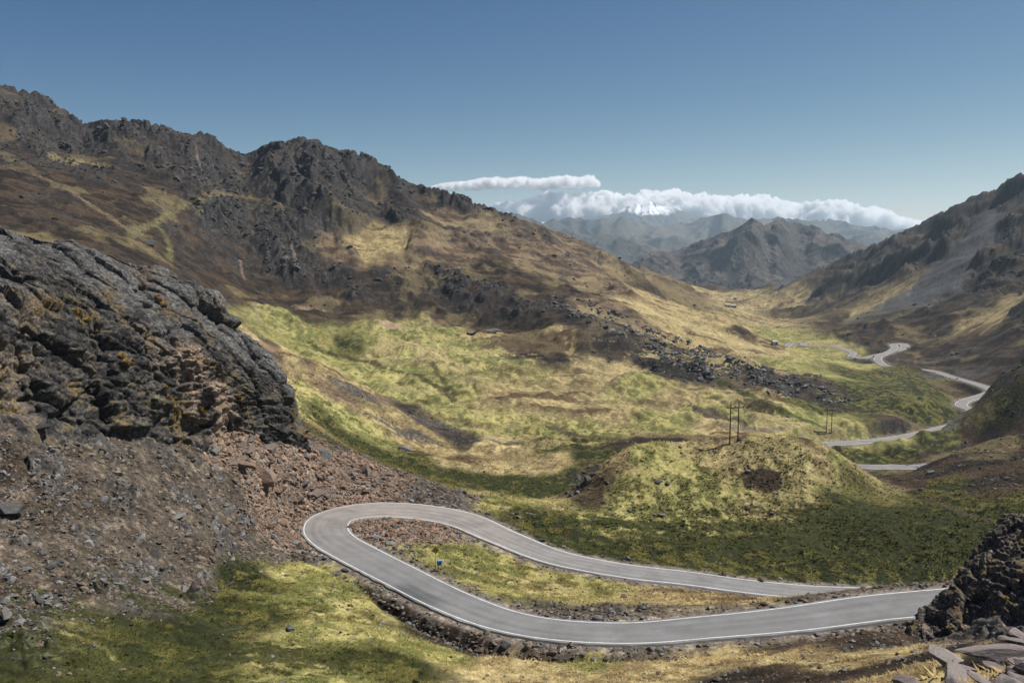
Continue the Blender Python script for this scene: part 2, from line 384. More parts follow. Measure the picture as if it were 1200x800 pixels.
# ------------------------------------------------------------------ cover: class weights (IDW in the same domain, borders roughened by noise)
CL = 'GDTBRSPXN'
def class_weights(a, t, x, y, pw=3.2):
    wa = .028 * fbm2(x / (8 + .06 * y) , y / (14 + .1 * y), 4, 51); wt_ = .045 * fbm2(x / (8 + .06 * y) + 40, y / (14 + .1 * y), 4, 61)
    a = (a + wa).ravel().astype(np.float32); t = (t + wt_).ravel().astype(np.float32)
    k = np.array([CL.index(c) for c in cls]); onehot = np.eye(len(CL), dtype=np.float32)[k]
    px = pts[:, 0].astype(np.float32); pt = pts[:, 2].astype(np.float32)
    out = np.empty((len(a), len(CL)), np.float32)
    for i in range(0, len(a), 100000):
        s = slice(i, i + 100000)
        d2 = (a[s, None] - px) ** 2 + ((t[s, None] - pt) * .8) ** 2
        w = (d2 + 1e-5) ** (-pw)
        w = w / w.sum(1, keepdims=True); out[s] = w @ onehot
    return out
cstep = 2
cwt = class_weights(AA[::cstep, ::cstep], TT[::cstep, ::cstep], XX[::cstep, ::cstep], YY[::cstep, ::cstep])
cwt = cwt.reshape(AA[::cstep, ::cstep].shape + (len(CL),))
ri = np.minimum(np.arange(NR) // cstep, cwt.shape[0] - 1); ci = np.minimum(np.arange(NA) // cstep, cwt.shape[1] - 1)
CWT = cwt[ri][:, ci]
# soften the 2x blocks
CWT = .5 * CWT + .25 * np.roll(CWT, 1, 0) + .25 * np.roll(CWT, 1, 1)
wG, wD, wT, wB, wR, wS, wP, wX, wN = [CWT[..., i] for i in range(9)]; wB = wB + wN
print('classes', round(time.time() - T0, 1))

# ------------------------------------------------------------------ distance to road
dmin = np.full(YY.shape, 1e3, np.float32); zroad = np.zeros(YY.shape, np.float32); hwid = np.zeros(YY.shape, np.float32); side = np.zeros(YY.shape, np.float32); sarc = np.zeros(YY.shape, np.float32)
Rk = ROAD[::2]; RkN = RN[::2]; RkS = RS[::2]
near = np.zeros(YY.shape, bool)
for k in range(0, len(Rk), 4):
    x, y = Rk[k, :2]
    r0, r1 = np.searchsorted(T1, [math.log(max(y - 26, 5)), math.log(y + 26)])
    c0, c1 = np.searchsorted(A1, [(x - 30) / y - .03, (x + 30) / y + .03])
    near[r0:r1, c0:c1] = True
idx = np.nonzero(near.ravel())[0]
X_, Y_ = XX.ravel()[idx].astype(np.float32), YY.ravel()[idx].astype(np.float32)
for i in range(0, len(idx), 40000):
    s = slice(i, i + 40000)
    d2 = (X_[s, None] - Rk[None, :, 0].astype(np.float32)) ** 2 + (Y_[s, None] - Rk[None, :, 1].astype(np.float32)) ** 2
    w = 1 / (d2 + .05) ** 3
    zr = (w @ Rk[:, 2].astype(np.float32)) / w.sum(1); hw = (w @ Rk[:, 3].astype(np.float32)) / w.sum(1)
    j = d2.argmin(1)
    sd = (X_[s] - Rk[j, 0]) * RkN[j, 0] + (Y_[s] - Rk[j, 1]) * RkN[j, 1]
    dmin.ravel()[idx[s]] = np.sqrt(d2.min(1)); zroad.ravel()[idx[s]] = zr; hwid.ravel()[idx[s]] = hw
    side.ravel()[idx[s]] = sd; sarc.ravel()[idx[s]] = RkS[j]
print('road field', round(time.time() - T0, 1))

# ------------------------------------------------------------------ relief detail
soft = wG + wD + wT
nearfade = sstep(0, 1, (YY - 30) / 200)
calm = 1 - .85 * sstep(.33, .41, AA) * sstep(380, 450, YY); big = fbm2(XX / 60, YY / 60, 4, 1) * calm
ZZ = ZZ + big * (2.6 * soft + 1.8 * wB) * sstep(170, 420, YY)
bg2 = fbm2(XX / 24, YY / 30, 4, 15, .5); ZZ = ZZ + (np.abs(bg2) * 2 - .7) * 1.7 * soft * calm * sstep(225, 300, YY) * sstep(700, 500, YY)
hum = fbm2(XX / 9, YY / 9, 4, 5)
ZZ = ZZ + hum * calm * (.42 * soft + .5 * wS + .6 * wP + .5 * wB) * (1 + 1.2 * sstep(250, 500, YY))
tuf = ridge2(XX / 1.6, YY / 1.6, 2, 9)
ZZ = ZZ + (tuf - .5) * .16 * soft * sstep(420, 200, YY)
# terracettes and outcrops on brown / rocky slopes
rugg = wR + .45 * wB + .3 * wX
scl = np.clip(YY / 700, .25, 2.2)
xr = XX * .94 + YY * .34; yr = -XX * .34 + YY * .94            # strata direction
rid = ridge2(xr / 110, yr / 170, 6, 21, .42); mid3 = fbm2(XX / 26, YY / 32, 3, 27)
rid2 = ridge2(xr / 34 + .3 * perlin2(XX / 30, YY / 30, 3), yr / 60, 5, 31, .45)
farm = sstep(330, 620, YY)
ZZ = ZZ + rugg * farm * ((rid - .65) * 8.5 + (rid2 - .65) * 2.2 + mid3 * 2.2) * np.clip(YY / 850, .6, 2.0)
ZZ = ZZ + rugg * (1 - farm) * ((rid2 - .75) * 1.6)
us = XX * .9 + YY * .43; vs_ = -XX * .43 + YY * .9
spur = ridge2(us / 170 + .25 * perlin2(XX / 120, YY / 120, 28), vs_ / 420, 4, 29, .42)
ZZ = ZZ + rugg * (spur - .7) * 17 * sstep(540, 680, YY) * np.clip(YY / 850, .7, 1.0) * (1 - .5 * sstep(790, 840, YY) * (XX < 0))
blk = fbm2(XX / 6, YY / 6, 4, 71, .6)
fz = np.clip(YY / 800, .5, 1.05)
wpx = .35 * perlin2(xr / 16, yr / 16, 73); wpy = .35 * perlin2(xr / 16 + 50, yr / 16, 74)
b1, b1e = blocks2(xr / 22 + wpx, yr / 34 + wpy, 75); b2, b2e = blocks2(xr / 5.5 + wpx * 2, yr / 8 + wpy * 2, 76)
om = fbm2(XX / 70 + 5, YY / 80, 5, 77, .55) * .75 + (rid - .65) * .35 + .10 + .25 * sstep(600, 760, YY) + .25 * (spur - .7) + .15 * (AA < -.3)
outc = sstep(.05, .5, om) * sstep(300, 400, YY) * (wR + .4 * wB); outc_h = outc * (1 - .55 * sstep(950, 1300, YY))
ZZ = ZZ + outc_h * (b1 * b1e * 8.0 + b2 * b2e * 2.6 + .6 * blk) * fz
outc = outc * sstep(.15, .6, b1 * b1e + .5 * b2 * b2e)
steepq = sstep(.80, .60, grid_normals(np.stack([XX, YY, ZZ], -1))[..., 2]) * soft * sstep(150, 190, YY) * sstep(420, 330, YY)
ZZ = ZZ + steepq * (.9 * fbm2(XX / 3.5, YY / 3.5, 4, 87, .6) + .5 * b2 * b2e)
stony = sstep(.10, .42, fbm2(XX / 5, YY / 8, 4, 83)) * wS * sstep(50, 62, YY)
c1_, c1e = blocks2(xr / 3.2 + wpx * 2, yr / 4.5 + wpy * 2, 78); c2_, c2e = blocks2(xr / 1.1, yr / 1.6, 79)
ZZ = ZZ + stony * (c1_ * c1e * 1.0 + c2_ * c2e * .4 + .15 * blk)
# hold the ridge lines to their surveyed heights
def fit_ridge(tab, lo, hi):
    global ZZ
    tx, ty, tY = np.array(tab, float).T
    aq = np.array([ray(px, py) for px, py in zip(tx, ty)])
    cm = (A1 >= aq[0, 0]) & (A1 <= aq[-1, 0]); tq = np.interp(A1[cm], aq[:, 0], aq[:, 1]); tt = np.interp(A1[cm], aq[:, 0], np.log(tY))
    q = (ZZ / YY)[:, cm]; win = (TT[:, cm] > tt - .22) & (TT[:, cm] < tt + .5)
    cur = np.where(win, q, -9).max(0); k = np.exp(-np.linspace(-2, 2, 25) ** 2); k /= k.sum()
    d = np.convolve(np.pad(tq - cur, 12, mode='edge'), k, 'valid')
    taper = np.minimum(1, np.minimum(np.arange(cm.sum()), np.arange(cm.sum())[::-1] + (40 if hi else 0)) / 40. + (1 if lo else 0))
    q = q + d * taper * np.exp(-((TT[:, cm] - tt) / .13) ** 2) 
    ex = q - (tq + .0015); q = np.where((ex > 0) & (TT[:, cm] > tt - .45), q - ex * .8, q)
    ZZ[:, cm] = q * YY[:, cm]
fit_ridge([(-60,85,780),(0,98,800),(30,107,815),(50,110,825),(60,118,830),(85,135,850),(100,150,862),(105,146,868),(120,142,870),(150,140,870),(175,143,865),(200,150,858),(215,157,855),(240,155,850),(265,172,850),(285,185,850),(300,178,850),(315,168,850),(330,167,852),(345,163,858),(360,161,860),(375,165,860),(385,172,860),(400,176,862),(420,178,864),(440,186,866),(470,207,870),(480,215,870),(500,218,870),(540,228,875),(560,238,878),(600,252,890),(640,266,980),(680,283,1080),(720,303,1200),(750,318,1330)], True, False)
fit_ridge([(910,345,2050),(940,327,1950),(970,312,1850),(1000,296,1750),(1020,288,1650),(1050,275,1560),(1062,268,1530),(1075,264,1500),(1100,251,1440),(1120,241,1400),(1150,225,1330),(1160,223,1325),(1168,224,1315),(1175,213,1310),(1185,208,1305),(1200,203,1300),(1250,190,1280)], False, True)
# flatten along the road; ditch on the near side of the lower branch
dw = sstep(hwid + 1.7, hwid + 8.5, dmin)
dw_far = sstep(hwid + 1.5, hwid + 7, dmin)
wz = np.where(YY > 280, dw_far, dw)
ZZ = np.where(near, (zroad - .22) * (1 - wz) + ZZ * wz, ZZ)
sd = side                                                          # + = right of travel
SL0, SL1 = RS[np.argmin(np.hypot(ROAD[:, 0] - ath(700, 740, 47)[0], ROAD[:, 1] - ath(700, 740, 47)[1]))], RS[np.argmin(np.hypot(ROAD[:, 0] - ath(425, 651, 50)[0], ROAD[:, 1] - ath(425, 651, 50)[1]))]
outer_sign = np.sign(((ath(560, 740, 46)[:2] - ROAD[np.argmin(np.hypot(*(ROAD[:, :2] - ath(560, 715, 48)[:2]).T)), :2]) * RN[np.argmin(np.hypot(*(ROAD[:, :2] - ath(560, 715, 48)[:2]).T))]).sum())
off = dmin - hwid
onside = (sd * outer_sign > 0) & near & (YY < 140)
dn = perlin2(XX / 5, YY / 5, 91)
ditch = np.where(onside, np.exp(-((off - 4.2 - .6 * dn) / 1.3) ** 2), 0) * sstep(SL0 - 14, SL0 + 4, sarc) * sstep(SL1 + 4, SL1 - 10, sarc)
ZZ = ZZ - 1.25 * ditch * (1 + .5 * blk)
print('relief', round(time.time() - T0, 1))
P = np.stack([XX, YY, ZZ], -1)
NRM = grid_normals(P)
QH = ZZ / YY
QMAX = np.maximum.accumulate(QH, axis=0)

def hit(px, py):
    """first ground point seen through a photo pixel"""
    a, q = ray(px, py)
    c = int(np.clip(round((a + .8) / 1.6 * (NA - 1)), 0, NA - 1))
    r = int(np.searchsorted(QMAX[:, c], q)); r = min(r, NR - 1)
    return P[r, c].copy()

def ground(x, y):
    c = (x / y + .8) / 1.6 * (NA - 1); r = np.interp(np.log(y), T1, np.arange(NR))
    c0 = np.clip(np.floor(c).astype(int), 0, NA - 2); r0 = np.clip(np.floor(r).astype(int), 0, NR - 2); fc = c - c0; fr = r - r0
    return (ZZ[r0, c0] * (1-fc) + ZZ[r0, c0+1] * fc) * (1-fr) + (ZZ[r0+1, c0] * (1-fc) + ZZ[r0+1, c0+1] * fc) * fr

def sample(arr, x, y):
    c = np.clip(np.round((x / y + .8) / 1.6 * (NA - 1)).astype(int), 0, NA - 1); r = np.clip(np.round(np.interp(np.log(y), T1, np.arange(NR))).astype(int), 0, NR - 1)
    return arr[r, c]

# ------------------------------------------------------------------ ground colour (cover tones, with cloud shade painted into the dark grass)
def c3(*v): return np.array(v, np.float32)
def two(f, a, b): return a + (b - a) * np.clip(f, 0, 1)[..., None]
f_a = .5 + .55 * fbm2(XX / 14, YY / 22, 5, 101, .6)
f_b = .5 + .6 * fbm2(XX / 3.2 + 9, YY / 4.5, 4, 111, .65)
f_c = .5 + .6 * fbm2(XX / 45, YY / 60, 5, 121, .6)
f_s = .5 + .7 * fbm2(xr / 40, yr / 9, 5, 131, .6)
mixn = .5 * f_a + .5 * f_b
yel = c3(.285, .252, .098); grn = c3(.132, .138, .048); tan_ = c3(.31, .245, .125); brn = c3(.085, .058, .032)
cG = two(sstep(.30, .66, mixn), yel, grn); cG = two(sstep(.58, .8, f_c) * .6, cG, tan_)
cG = two(sstep(.62, .8, f_b * .6 + f_s * .4) * .7, cG, c3(.10, .085, .032))
cD = two(sstep(.42, .66, .35 * f_a + .65 * f_b), c3(.021, .025, .009), c3(.105, .098, .032))
cT = two(sstep(.35, .75, mixn), c3(.32, .255, .125), c3(.17, .13, .066)); cT = two(sstep(.55, .75, f_c * .5 + f_s * .5), cT, brn)
cB = two(sstep(.35, .7, .5 * f_a + .5 * f_s), c3(.019, .0145, .0115), c3(.054, .037, .024))
cB = two(sstep(.66, .86, f_c) * .5, cB, c3(.18, .145, .07))
cN = two(sstep(.3, .72, .45 * f_a + .55 * f_s), c3(.062, .044, .031), c3(.165, .118, .074)); cN = two(sstep(.6, .8, f_c) * .5, cN, c3(.25, .20, .11))
cR = two(sstep(.35, .75, .5 * f_b + .5 * f_s), c3(.020, .0175, .0165), c3(.054, .040, .030))
cR = two(sstep(.66, .86, f_c) * .45, cR, c3(.14, .11, .06))
cS = two(sstep(.3, .75, .4 * f_b + .6 * f_a), c3(.105, .085, .065), c3(.046, .036, .026)); cS = two(sstep(.6, .85, f_c) * .5, cS, c3(.10, .09, .035))
cP = two(mixn, c3(.20, .15, .115), c3(.105, .082, .066))
cX = two(sstep(.3, .7, mixn), c3(.055, .053, .054), c3(.085, .078, .074))
ALB = sum(CWT[..., i:i+1] * c for i, c in enumerate((cG, cD, cT, cB, cR, cS, cP, cX, cN)))
ROCK = .08 * (wG + wD) + .15 * wT + .35 * wB + .7 * wR + .95 * wS + 1.0 * wP + .6 * wX
# bare rock where it is steep
steep = sstep(.80, .62, NRM[..., 2] + .08 * (f_b - .5)) * (wR + wB + .5 * wT + .25 * wG + .6 * wX) * sstep(180, 260, YY)
rk = two(f_b, c3(.021, .020, .021), c3(.060, .056, .054))
ALB = two(steep * .85, ALB, rk); ALB = two(steepq * sstep(.45, .65, .5 * f_b + .5 * f_s) * .7, ALB, c3(.10, .078, .045))
ALB = two(outc * .8, ALB, rk); ROCK = np.maximum(ROCK, np.maximum(steep, outc) * .9)
ALB = two(stony * .75, ALB, two(f_b, c3(.036, .035, .035), c3(.125, .12, .115)))
# gravel verge
shoulder = near * sstep(hwid + 3.4 + 1.6 * (f_b - .5) * 2, hwid + 1.2, dmin)
ALB = two(shoulder * .95, ALB, two(f_b, c3(.20, .17, .135), c3(.115, .098, .08))); ROCK = np.maximum(ROCK, shoulder * .7)
ALB = two(np.clip(ditch * 1.3, 0, 1) * (.4 + .6 * f_b), ALB, c3(.06, .048, .034)); ROCK = np.maximum(ROCK, ditch * .8)

def splat(px, py, rx, ry, col, amt=.9, rock=None, rot=0., rough=.5):
    """a patch of another ground colour: centre seen at a pixel, radii in metres"""
    global ALB, ROCK
    h = hit(px, py); x0, y0 = h[0], h[1]
    R_ = max(rx, ry) * 1.8
    r0, r1 = np.searchsorted(T1, [math.log(max(y0 - R_, 5)), math.log(y0 + R_)]); c0, c1 = np.searchsorted(A1, [(x0 - R_) / y0 * 1 - .06, (x0 + R_) / y0 + .06])
    x = XX[r0:r1, c0:c1] - x0; y = YY[r0:r1, c0:c1] - y0
    c, s = math.cos(rot), math.sin(rot); u = (x * c + y * s) / rx; v = (-x * s + y * c) / ry
    n = (fbm2(XX[r0:r1, c0:c1] / (rx * .45), YY[r0:r1, c0:c1] / (ry * .45), 5, 141, .62) + .55 * fbm2(XX[r0:r1, c0:c1] / 1.7, YY[r0:r1, c0:c1] / 2.3, 3, 147, .7)) * rough
    w = sstep(1.12, .8, np.hypot(u, v) + n) * amt
    fb = f_b[r0:r1, c0:c1]
    col = np.array(col, np.float32); cc = two(fb, col * .7, col * 1.3)
    ALB[r0:r1, c0:c1] = two(w, ALB[r0:r1, c0:c1], cc)
    if rock is not None: ROCK[r0:r1, c0:c1] = ROCK[r0:r1, c0:c1] * (1 - w) + rock * w

DK = (.036, .040, .013); PEAT = (.045, .033, .021); PINK = (.27, .19, .15); GREY = (.115, .115, .118)  # DK: dark grass tone, also paints cloud shade onto the meadow
splat(893, 565, 5.4, 4.6, PEAT, 1, .5, 0, .22)
for p in [(760,618,14,3.5,DK),(700,612,10,3,DK),(860,640,26,5,DK),(960,620,30,8,DK),(1080,610,34,9,DK),(1120,640,26,7,DK),(680,640,12,3,DK),
          (560,562,24,5,DK),(480,548,14,4,DK),(640,572,12,4,DK),(385,515,7,3,DK),(420,520,8,3,DK),(372,495,4,3,DK),(410,535,8,2.5,DK),
          (120,775,12,4,DK),(60,790,10,4,DK),(330,770,9,3.2,DK),(420,768,4.5,1.8,DK),(270,708,9,2.6,DK),(150,740,10,3,DK),(200,715,8,2,DK)]:
    splat(*p[:4], p[4], .85, None, 0, .75)
def streak(pts_, wdt, col, amt=.85, rock=None):
    for (x0, y0), (x1, y1) in zip(pts_[:-1], pts_[1:]):
        n = max(int(math.hypot(x1 - x0, (y1 - y0) * 2) / 7), 1)
        for k in range(n): 
            p0 = hit(x0 + (x1 - x0) * k / n, y0 + (y1 - y0) * k / n); p1 = hit(x0 + (x1 - x0) * (k + 1) / n, y0 + (y1 - y0) * (k + 1) / n)
            L_ = min(float(np.hypot(*(p1 - p0)[:2])), 40.)
            splat(x0 + (x1 - x0) * (k + .5) / n, y0 + (y1 - y0) * (k + .5) / n, L_ * .7 + wdt * .5, wdt, col, amt, rock, math.atan2(p1[1] - p0[1], p1[0] - p0[0]), .4)
streak([(362,400),(378,412),(400,418),(430,425),(465,436),(500,440)], 1.5, (.055, .05, .02)); streak([(490,440),(515,455),(532,470)], 2.2, (.06, .05, .022)); streak([(505,425),(520,448),(535,462)], 1.5, (.06,.06,.022))
streak([(870,460),(905,478),(935,490),(965,500)], 2.2, (.055, .065, .02)); streak([(835,446),(870,460)], 2, (.05, .055, .02))
streak([(1085,585),(1120,598),(1160,612)], .8, (.07, .055, .035)); streak([(640,500),(680,512)], 2, (.07,.055,.03))
for p in [(640,455,22,7),(545,440,14,5),(610,480,16,5),(700,455,16,7),(520,520,14,4),(560,500,12,4),(760,470,12,6),(480,425,14,4),(690,490,18,5),(430,470,10,4),(600,430,18,6),(665,435,18,6),(740,500,9,4)]: splat(*p, (.125, .098, .05), .6, .25, 0, .8)
for p in [(540,412,30,6),(600,455,20,4),(470,455,18,4),(650,520,18,4),(720,430,20,6),(590,512,16,4),(850,420,40,12),(800,380,50,14),(860,400,40,12)]: splat(*p, (.34, .275, .14), .6, .05, 0, .8)
for p in [(470,505,10,4),(415,455,8,5),(500,495,10,3),(585,520,10,3)]: splat(*p, (.075, .07, .066), .85, .8, .3, .6)
splat(625, 405, 34, 12, (.085, .058, .036), .85, .3); splat(600, 540, 20, 7, (.19,.145,.075), .7, .2)
splat(463, 381, 14, 6, PINK, .9, .6); splat(890, 470, 8, 12, PEAT, .8, .6); splat(838, 488, 5, 22, (.06,.045,.034), .9, .6, .5)
splat(360, 362, 9, 5, PINK, .5, .8)
for p in [(205,235,12,7),(110,188,14,5),(150,282,16,6),(420,265,26,12),(500,330,22,8),(470,300,30,9)]: splat(*p, (.15, .118, .062), .4, .2)
streak([(40,205),(80,222),(120,250),(155,272),(175,278)], 2.4, (.13,.10,.06), .6); streak([(150,275),(190,258),(215,240),(245,228)], 2.6, (.12,.105,.05), .6); streak([(190,270),(200,290),(198,306)], 2.2, (.11,.10,.045), .55)
streak([(235,225),(290,232),(330,240)], 3, (.15,.12,.06), .5); streak([(60,185),(110,192),(125,196)], 4, (.19,.155,.075), .6)
for q_ in [(283,316),(345,303),(232,186),(300,366)]: streak([(q_[0]-2,q_[1]-12),(q_[0],q_[1]),(q_[0]+3,q_[1]+12)], 1.0, (.19, .14, .115), .45, .8)
for p in [(1090,340,30,60),(1120,310,26,70),(1150,280,24,80),(1060,350,36,40)]: splat(*p, (.068, .068, .071), .85, .4, -.6, .3)
for p in [(1120,440,20,20),(1090,425,40,12)]: splat(*p, (.07,.068,.068), .5, .8)
splat(683, 560, 5, 5.5, (.032,.027,.023), .95, 1, .3, .5); splat(1175, 470, 12, 10, DK, .7); splat(1155, 480, 8, 8, (.10,.085,.035), .7)
splat(880, 505, 16, 3, (.17,.14,.11), .7, .6)
ALB = np.clip(ALB, .008, .6)
attrs = {'albedo': ('FLOAT_COLOR', np.concatenate([ALB, np.ones(ALB.shape[:2] + (1,), np.float32)], -1).reshape(-1, 4)),
         'rock': ('FLOAT', np.clip(ROCK, 0, 1).ravel())}
M_GROUND = terrain_material('ground_cover')
ter = struct(link('ground', make_mesh('ground', P.reshape(-1, 3), grid_faces(NR, NA), True, attrs), M_GROUND))
print('ground', round(time.time() - T0, 1))

# ------------------------------------------------------------------ road surface and edge lines
def road_mat():
    m, nt, b = new_mat('asphalt'); N = NB(nt)
    s = N.attr('along').outputs['Fac']; u = N.attr('across').outputs['Fac']; du = N.attr('dust').outputs['Fac']; pa = N.math('MULTIPLY', N.attr('patch').outputs['Fac'], N.mapr(N.math('MULTIPLY', u, PATCH_SIDE), .3, 1.0, 0, 1))
    cx = nt.nodes.new('ShaderNodeCombineXYZ'); N.set(cx.inputs[0], N.math('MULTIPLY', s, .045)); N.set(cx.inputs[1], u)
    n1 = N.noise(cx.outputs[0], 1.1, 5, .6); p = N.pos(); n2 = N.noise(p, .35, 5, .6); n3 = N.noise(p, 6, 4, .7)
    f = N.math('MULTIPLY', N.mapr(n1, .35, .65, .89, 1.1), N.mapr(n2, .3, .7, .85, 1.15)); f = N.math('MULTIPLY', f, N.mapr(n3, .3, .7, .9, 1.1))
    col = N.mix(N.math('MULTIPLY', du, N.mapr(n1, .3, .7, .35, 1.0)), (.165, .164, .163, 1), (.25, .215, .19, 1))
    col = N.mix(N.math('MULTIPLY', pa, .8), col, (.075, .077, .08, 1))
    f = N.math('MULTIPLY', f, N.math('ADD', 1.0, N.math('MULTIPLY', N.math('COSINE', N.math('MULTIPLY', u, 3.7)), .055)))
    n4 = N.noise(p, .55, 3, .5, 1.5); crack = N.math('MULTIPLY', N.mapr(N.math('ABSOLUTE', N.math('SUBTRACT', n4, .5)), .0, .006, 1, 0), N.mapr(n2, .48, .56, 0, 1))
    n5 = N.noise(p, .13, 2, .5); blotch = N.mapr(n5, .58, .63, 0, 1)
    col = N.mix(N.math('MULTIPLY', blotch, .35), col, (.12, .118, .116, 1)); col = N.mix(N.math('MULTIPLY', crack, .75), col, (.05, .05, .05, 1))
    nt.links.new(N.mix(1.0, col, f, 'MULTIPLY'), b.inputs['Base Color']); b.inputs['Roughness'].default_value = .85
    N.bump(n3, .3, .03, b)
    return m
pc_ = at(492, 691, 114); j_ = np.argmin(np.hypot(ROAD[:, 0] - pc_[0], ROAD[:, 1] - pc_[1])); PATCH_SIDE = float(np.sign(((pc_[:2] - ROAD[j_, :2]) * RN[j_]).sum()))
M_ROAD = road_mat()
def simple_mat(name, col, rough=.8, var=.25, scale=3., bump=0., metal=0., objspace=False, col2=None):
    m, nt, b = new_mat(name); N = NB(nt)
    p = N.obj() if objspace else N.pos(); n = N.noise(p, scale, 5, .65)
    c2 = col2 if col2 else tuple(c * (1 - 2 * var) for c in col); c1 = col if col2 else tuple(c * (1 + var) for c in col)
    nt.links.new(N.mix(N.mapr(n, .3, .7, 0, 1), (*c1, 1), (*c2, 1)), b.inputs['Base Color'])
    b.inputs['Roughness'].default_value = rough; b.inputs['Metallic'].default_value = metal
    if bump: N.bump(n, bump, .05, b)
    return m
M_LINE = simple_mat('white_road_paint', (.74, .74, .72), .7, .12, 1.3, 0, 0, False, (.42, .41, .40))

def offset_strip(o1, o2, z1, z2, R=ROAD, nrm=RN):
    a = np.c_[R[:, :2] + nrm * o1[:, None], R[:, 2] + z1]; b = np.c_[R[:, :2] + nrm * o2[:, None], R[:, 2] + z2]
    V = np.stack([a, b], 1).reshape(-1, 3)
    return V, grid_faces(len(R), 2)
def build_road():
    hw = ROAD[:, 3]; e = hw + .45 + .22 * perlin2(RS / 2.3, RS * 0, 5) + .12 * perlin2(RS / .9, RS * 0 + 9, 6)
    prof = [(-1, -.5, .35), (-1, 0, 0), (-.5, .04, 0), (0, .06, 0), (.5, .04, 0), (1, 0, 0), (1, -.5, .35)]
    V = np.stack([np.c_[ROAD[:, :2] + RN * (e * k + np.sign(k) * ex)[:, None], ROAD[:, 2] + dz] for k, dz, ex in prof], 1)
    along = np.repeat(RS[:, None], 7, 1); across = np.stack([e * k for k, *_ in prof], 1)
    c = at(470, 600, 165); dust = np.exp(-((V[..., 0] - c[0]) ** 2 / 40 ** 2 + (V[..., 1] - c[1]) ** 2 / 22 ** 2)); dust = np.maximum(dust, sstep(260, 330, V[..., 1]) * .3)
    pc = at(492, 691, 114); j = np.argmin(np.hypot(ROAD[:, 0] - pc[0], ROAD[:, 1] - pc[1]))
    sg = np.sign(((pc[:2] - ROAD[j, :2]) * RN[j]).sum())
    patch = np.exp(-((along - RS[j]) / 5.0) ** 4) * (np.arange(7)[None] * 0 + 1.); patch_side = sg
    me = make_mesh('road', V.reshape(-1, 3), grid_faces(len(ROAD), 7), False,
       {'along': ('FLOAT', along), 'across': ('FLOAT', across), 'dust': ('FLOAT', dust), 'patch': ('FLOAT', patch)})
    ro = struct(link('road', me, M_ROAD))
    n = np.argmax(RS > RS[-1] * .99) ; lastY = len(ROAD)
    for sgn in (-1, 1):
        V, f = offset_strip(sgn * (hw - .08), sgn * (hw + .08), .022, .018)
        link('edge_line', make_mesh('edge_line', V, f, False), M_LINE, ro)
    return ro
road_ob = build_road()

# ------------------------------------------------------------------ stones
def ico(sub):
    import bmesh
    bm = bmesh.new(); bmesh.ops.create_icosphere(bm, subdivisions=sub, radius=1)
    V = np.array([v.co[:] for v in bm.verts]); Fc = np.array([[v.index for v in f.verts] for f in bm.faces], np.int32); bm.free()
    return V, Fc
ICO1, ICO2, ICO3, ICO4 = ico(1), ico(2), ico(3), ico(4)
def rock_shape(seed, base, cuts=12, noise=.06, flat=(1, .8, .6)):
    r = np.random.default_rng(seed); V, Fc = base; V = V.copy()
    for _ in range(cuts):
        n = r.normal(size=3); n /= np.linalg.norm(n); dd = r.uniform(.42, .8)
        ex = np.clip(V @ n - dd, 0, None); V -= ex[:, None] * n
    if noise: V = V * (1 + noise * fbm3(V[:, 0] * 2.2 + seed, V[:, 1] * 2.2, V[:, 2] * 2.2, 3, seed)[:, None])
    V *= np.array(flat) * r.uniform(.8, 1.2, 3)
    return V / np.abs(V).max(), Fc
def stone_mat(name, c1, c2, c3_, scale=2.5):
    m, nt, b = new_mat(name); N = NB(nt); p = N.obj(); r = N.rnd()
    va = nt.nodes.new('ShaderNodeVectorMath'); va.operation = 'ADD'; nt.links.new(p, va.inputs[0])
    cx = nt.nodes.new('ShaderNodeCombineXYZ'); N.set(cx.inputs[0], N.math('MULTIPLY', r, 50.)); nt.links.new(cx.outputs[0], va.inputs[1])
    n = N.noise(va.outputs[0], scale, 7, .65); n2 = N.noise(va.outputs[0], scale * 4, 5, .7)
    col = N.mix(N.mapr(n, .35, .65, 0, 1), (*c1, 1), (*c2, 1)); col = N.mix(N.mapr(r, .3, 1., 0, .8), col, (*c3_, 1))
    col = N.mix(1.0, col, N.mapr(n2, .3, .7, .65, 1.3), 'MULTIPLY')
    nt.links.new(col, b.inputs['Base Color']); b.inputs['Roughness'].default_value = .9; N.bump(n2, .6, .06, b)
    return m
M_PINK = stone_mat('rusty_talus_stone', (.22, .15, .105), (.12, .09, .07), (.12, .115, .11))
M_GREY = stone_mat('grey_stone', (.19, .187, .18), (.10, .10, .10), (.13, .12, .105))
M_DARK = stone_mat('dark_lichen_stone', (.055, .053, .052), (.10, .098, .094), (.036, .034, .032))
M_MAUVE = stone_mat('mauve_slate_stone', (.21, .165, .155), (.12, .10, .10), (.26, .23, .21))
PROTO = {}
def protos(key, mat, n, flat, seed, sub=ICO3):
    PROTO[key] = []
    for i in range(n):
        V, Fc = rock_shape(seed + i, sub, 14, .05, flat)
        me = make_mesh('stone_' + key, V, Fc, False); me.materials.append(mat); PROTO[key].append(me)
protos('talus', M_PINK, 9, (1, .75, .55), 100); protos('grey', M_GREY, 8, (1, .8, .62), 200); protos('dark', M_DARK, 8, (1, .75, .5), 300); protos('slab', M_MAUVE, 7, (1, .62, .28), 400)
USED = []
def put_rock(name, kind, p, size, label, cat, group=None, rz=None, tilt=.35, scale=(1, 1, 1), k=None, sink=.25):
    me = PROTO[kind][rng.integers(len(PROTO[kind])) if k is None else k]
    o = bpy.data.objects.new(name, me); COL.objects.link(o)
    o.location = (float(p[0]), float(p[1]), float(p[2]) + size * (.5 - sink) * scale[2]); o.scale = [float(size * s) for s in scale]
    o.rotation_euler = (rng.uniform(-tilt, tilt), rng.uniform(-tilt, tilt), rng.uniform(0, 6.28) if rz is None else rz)
    return tag(o, label, cat, group)

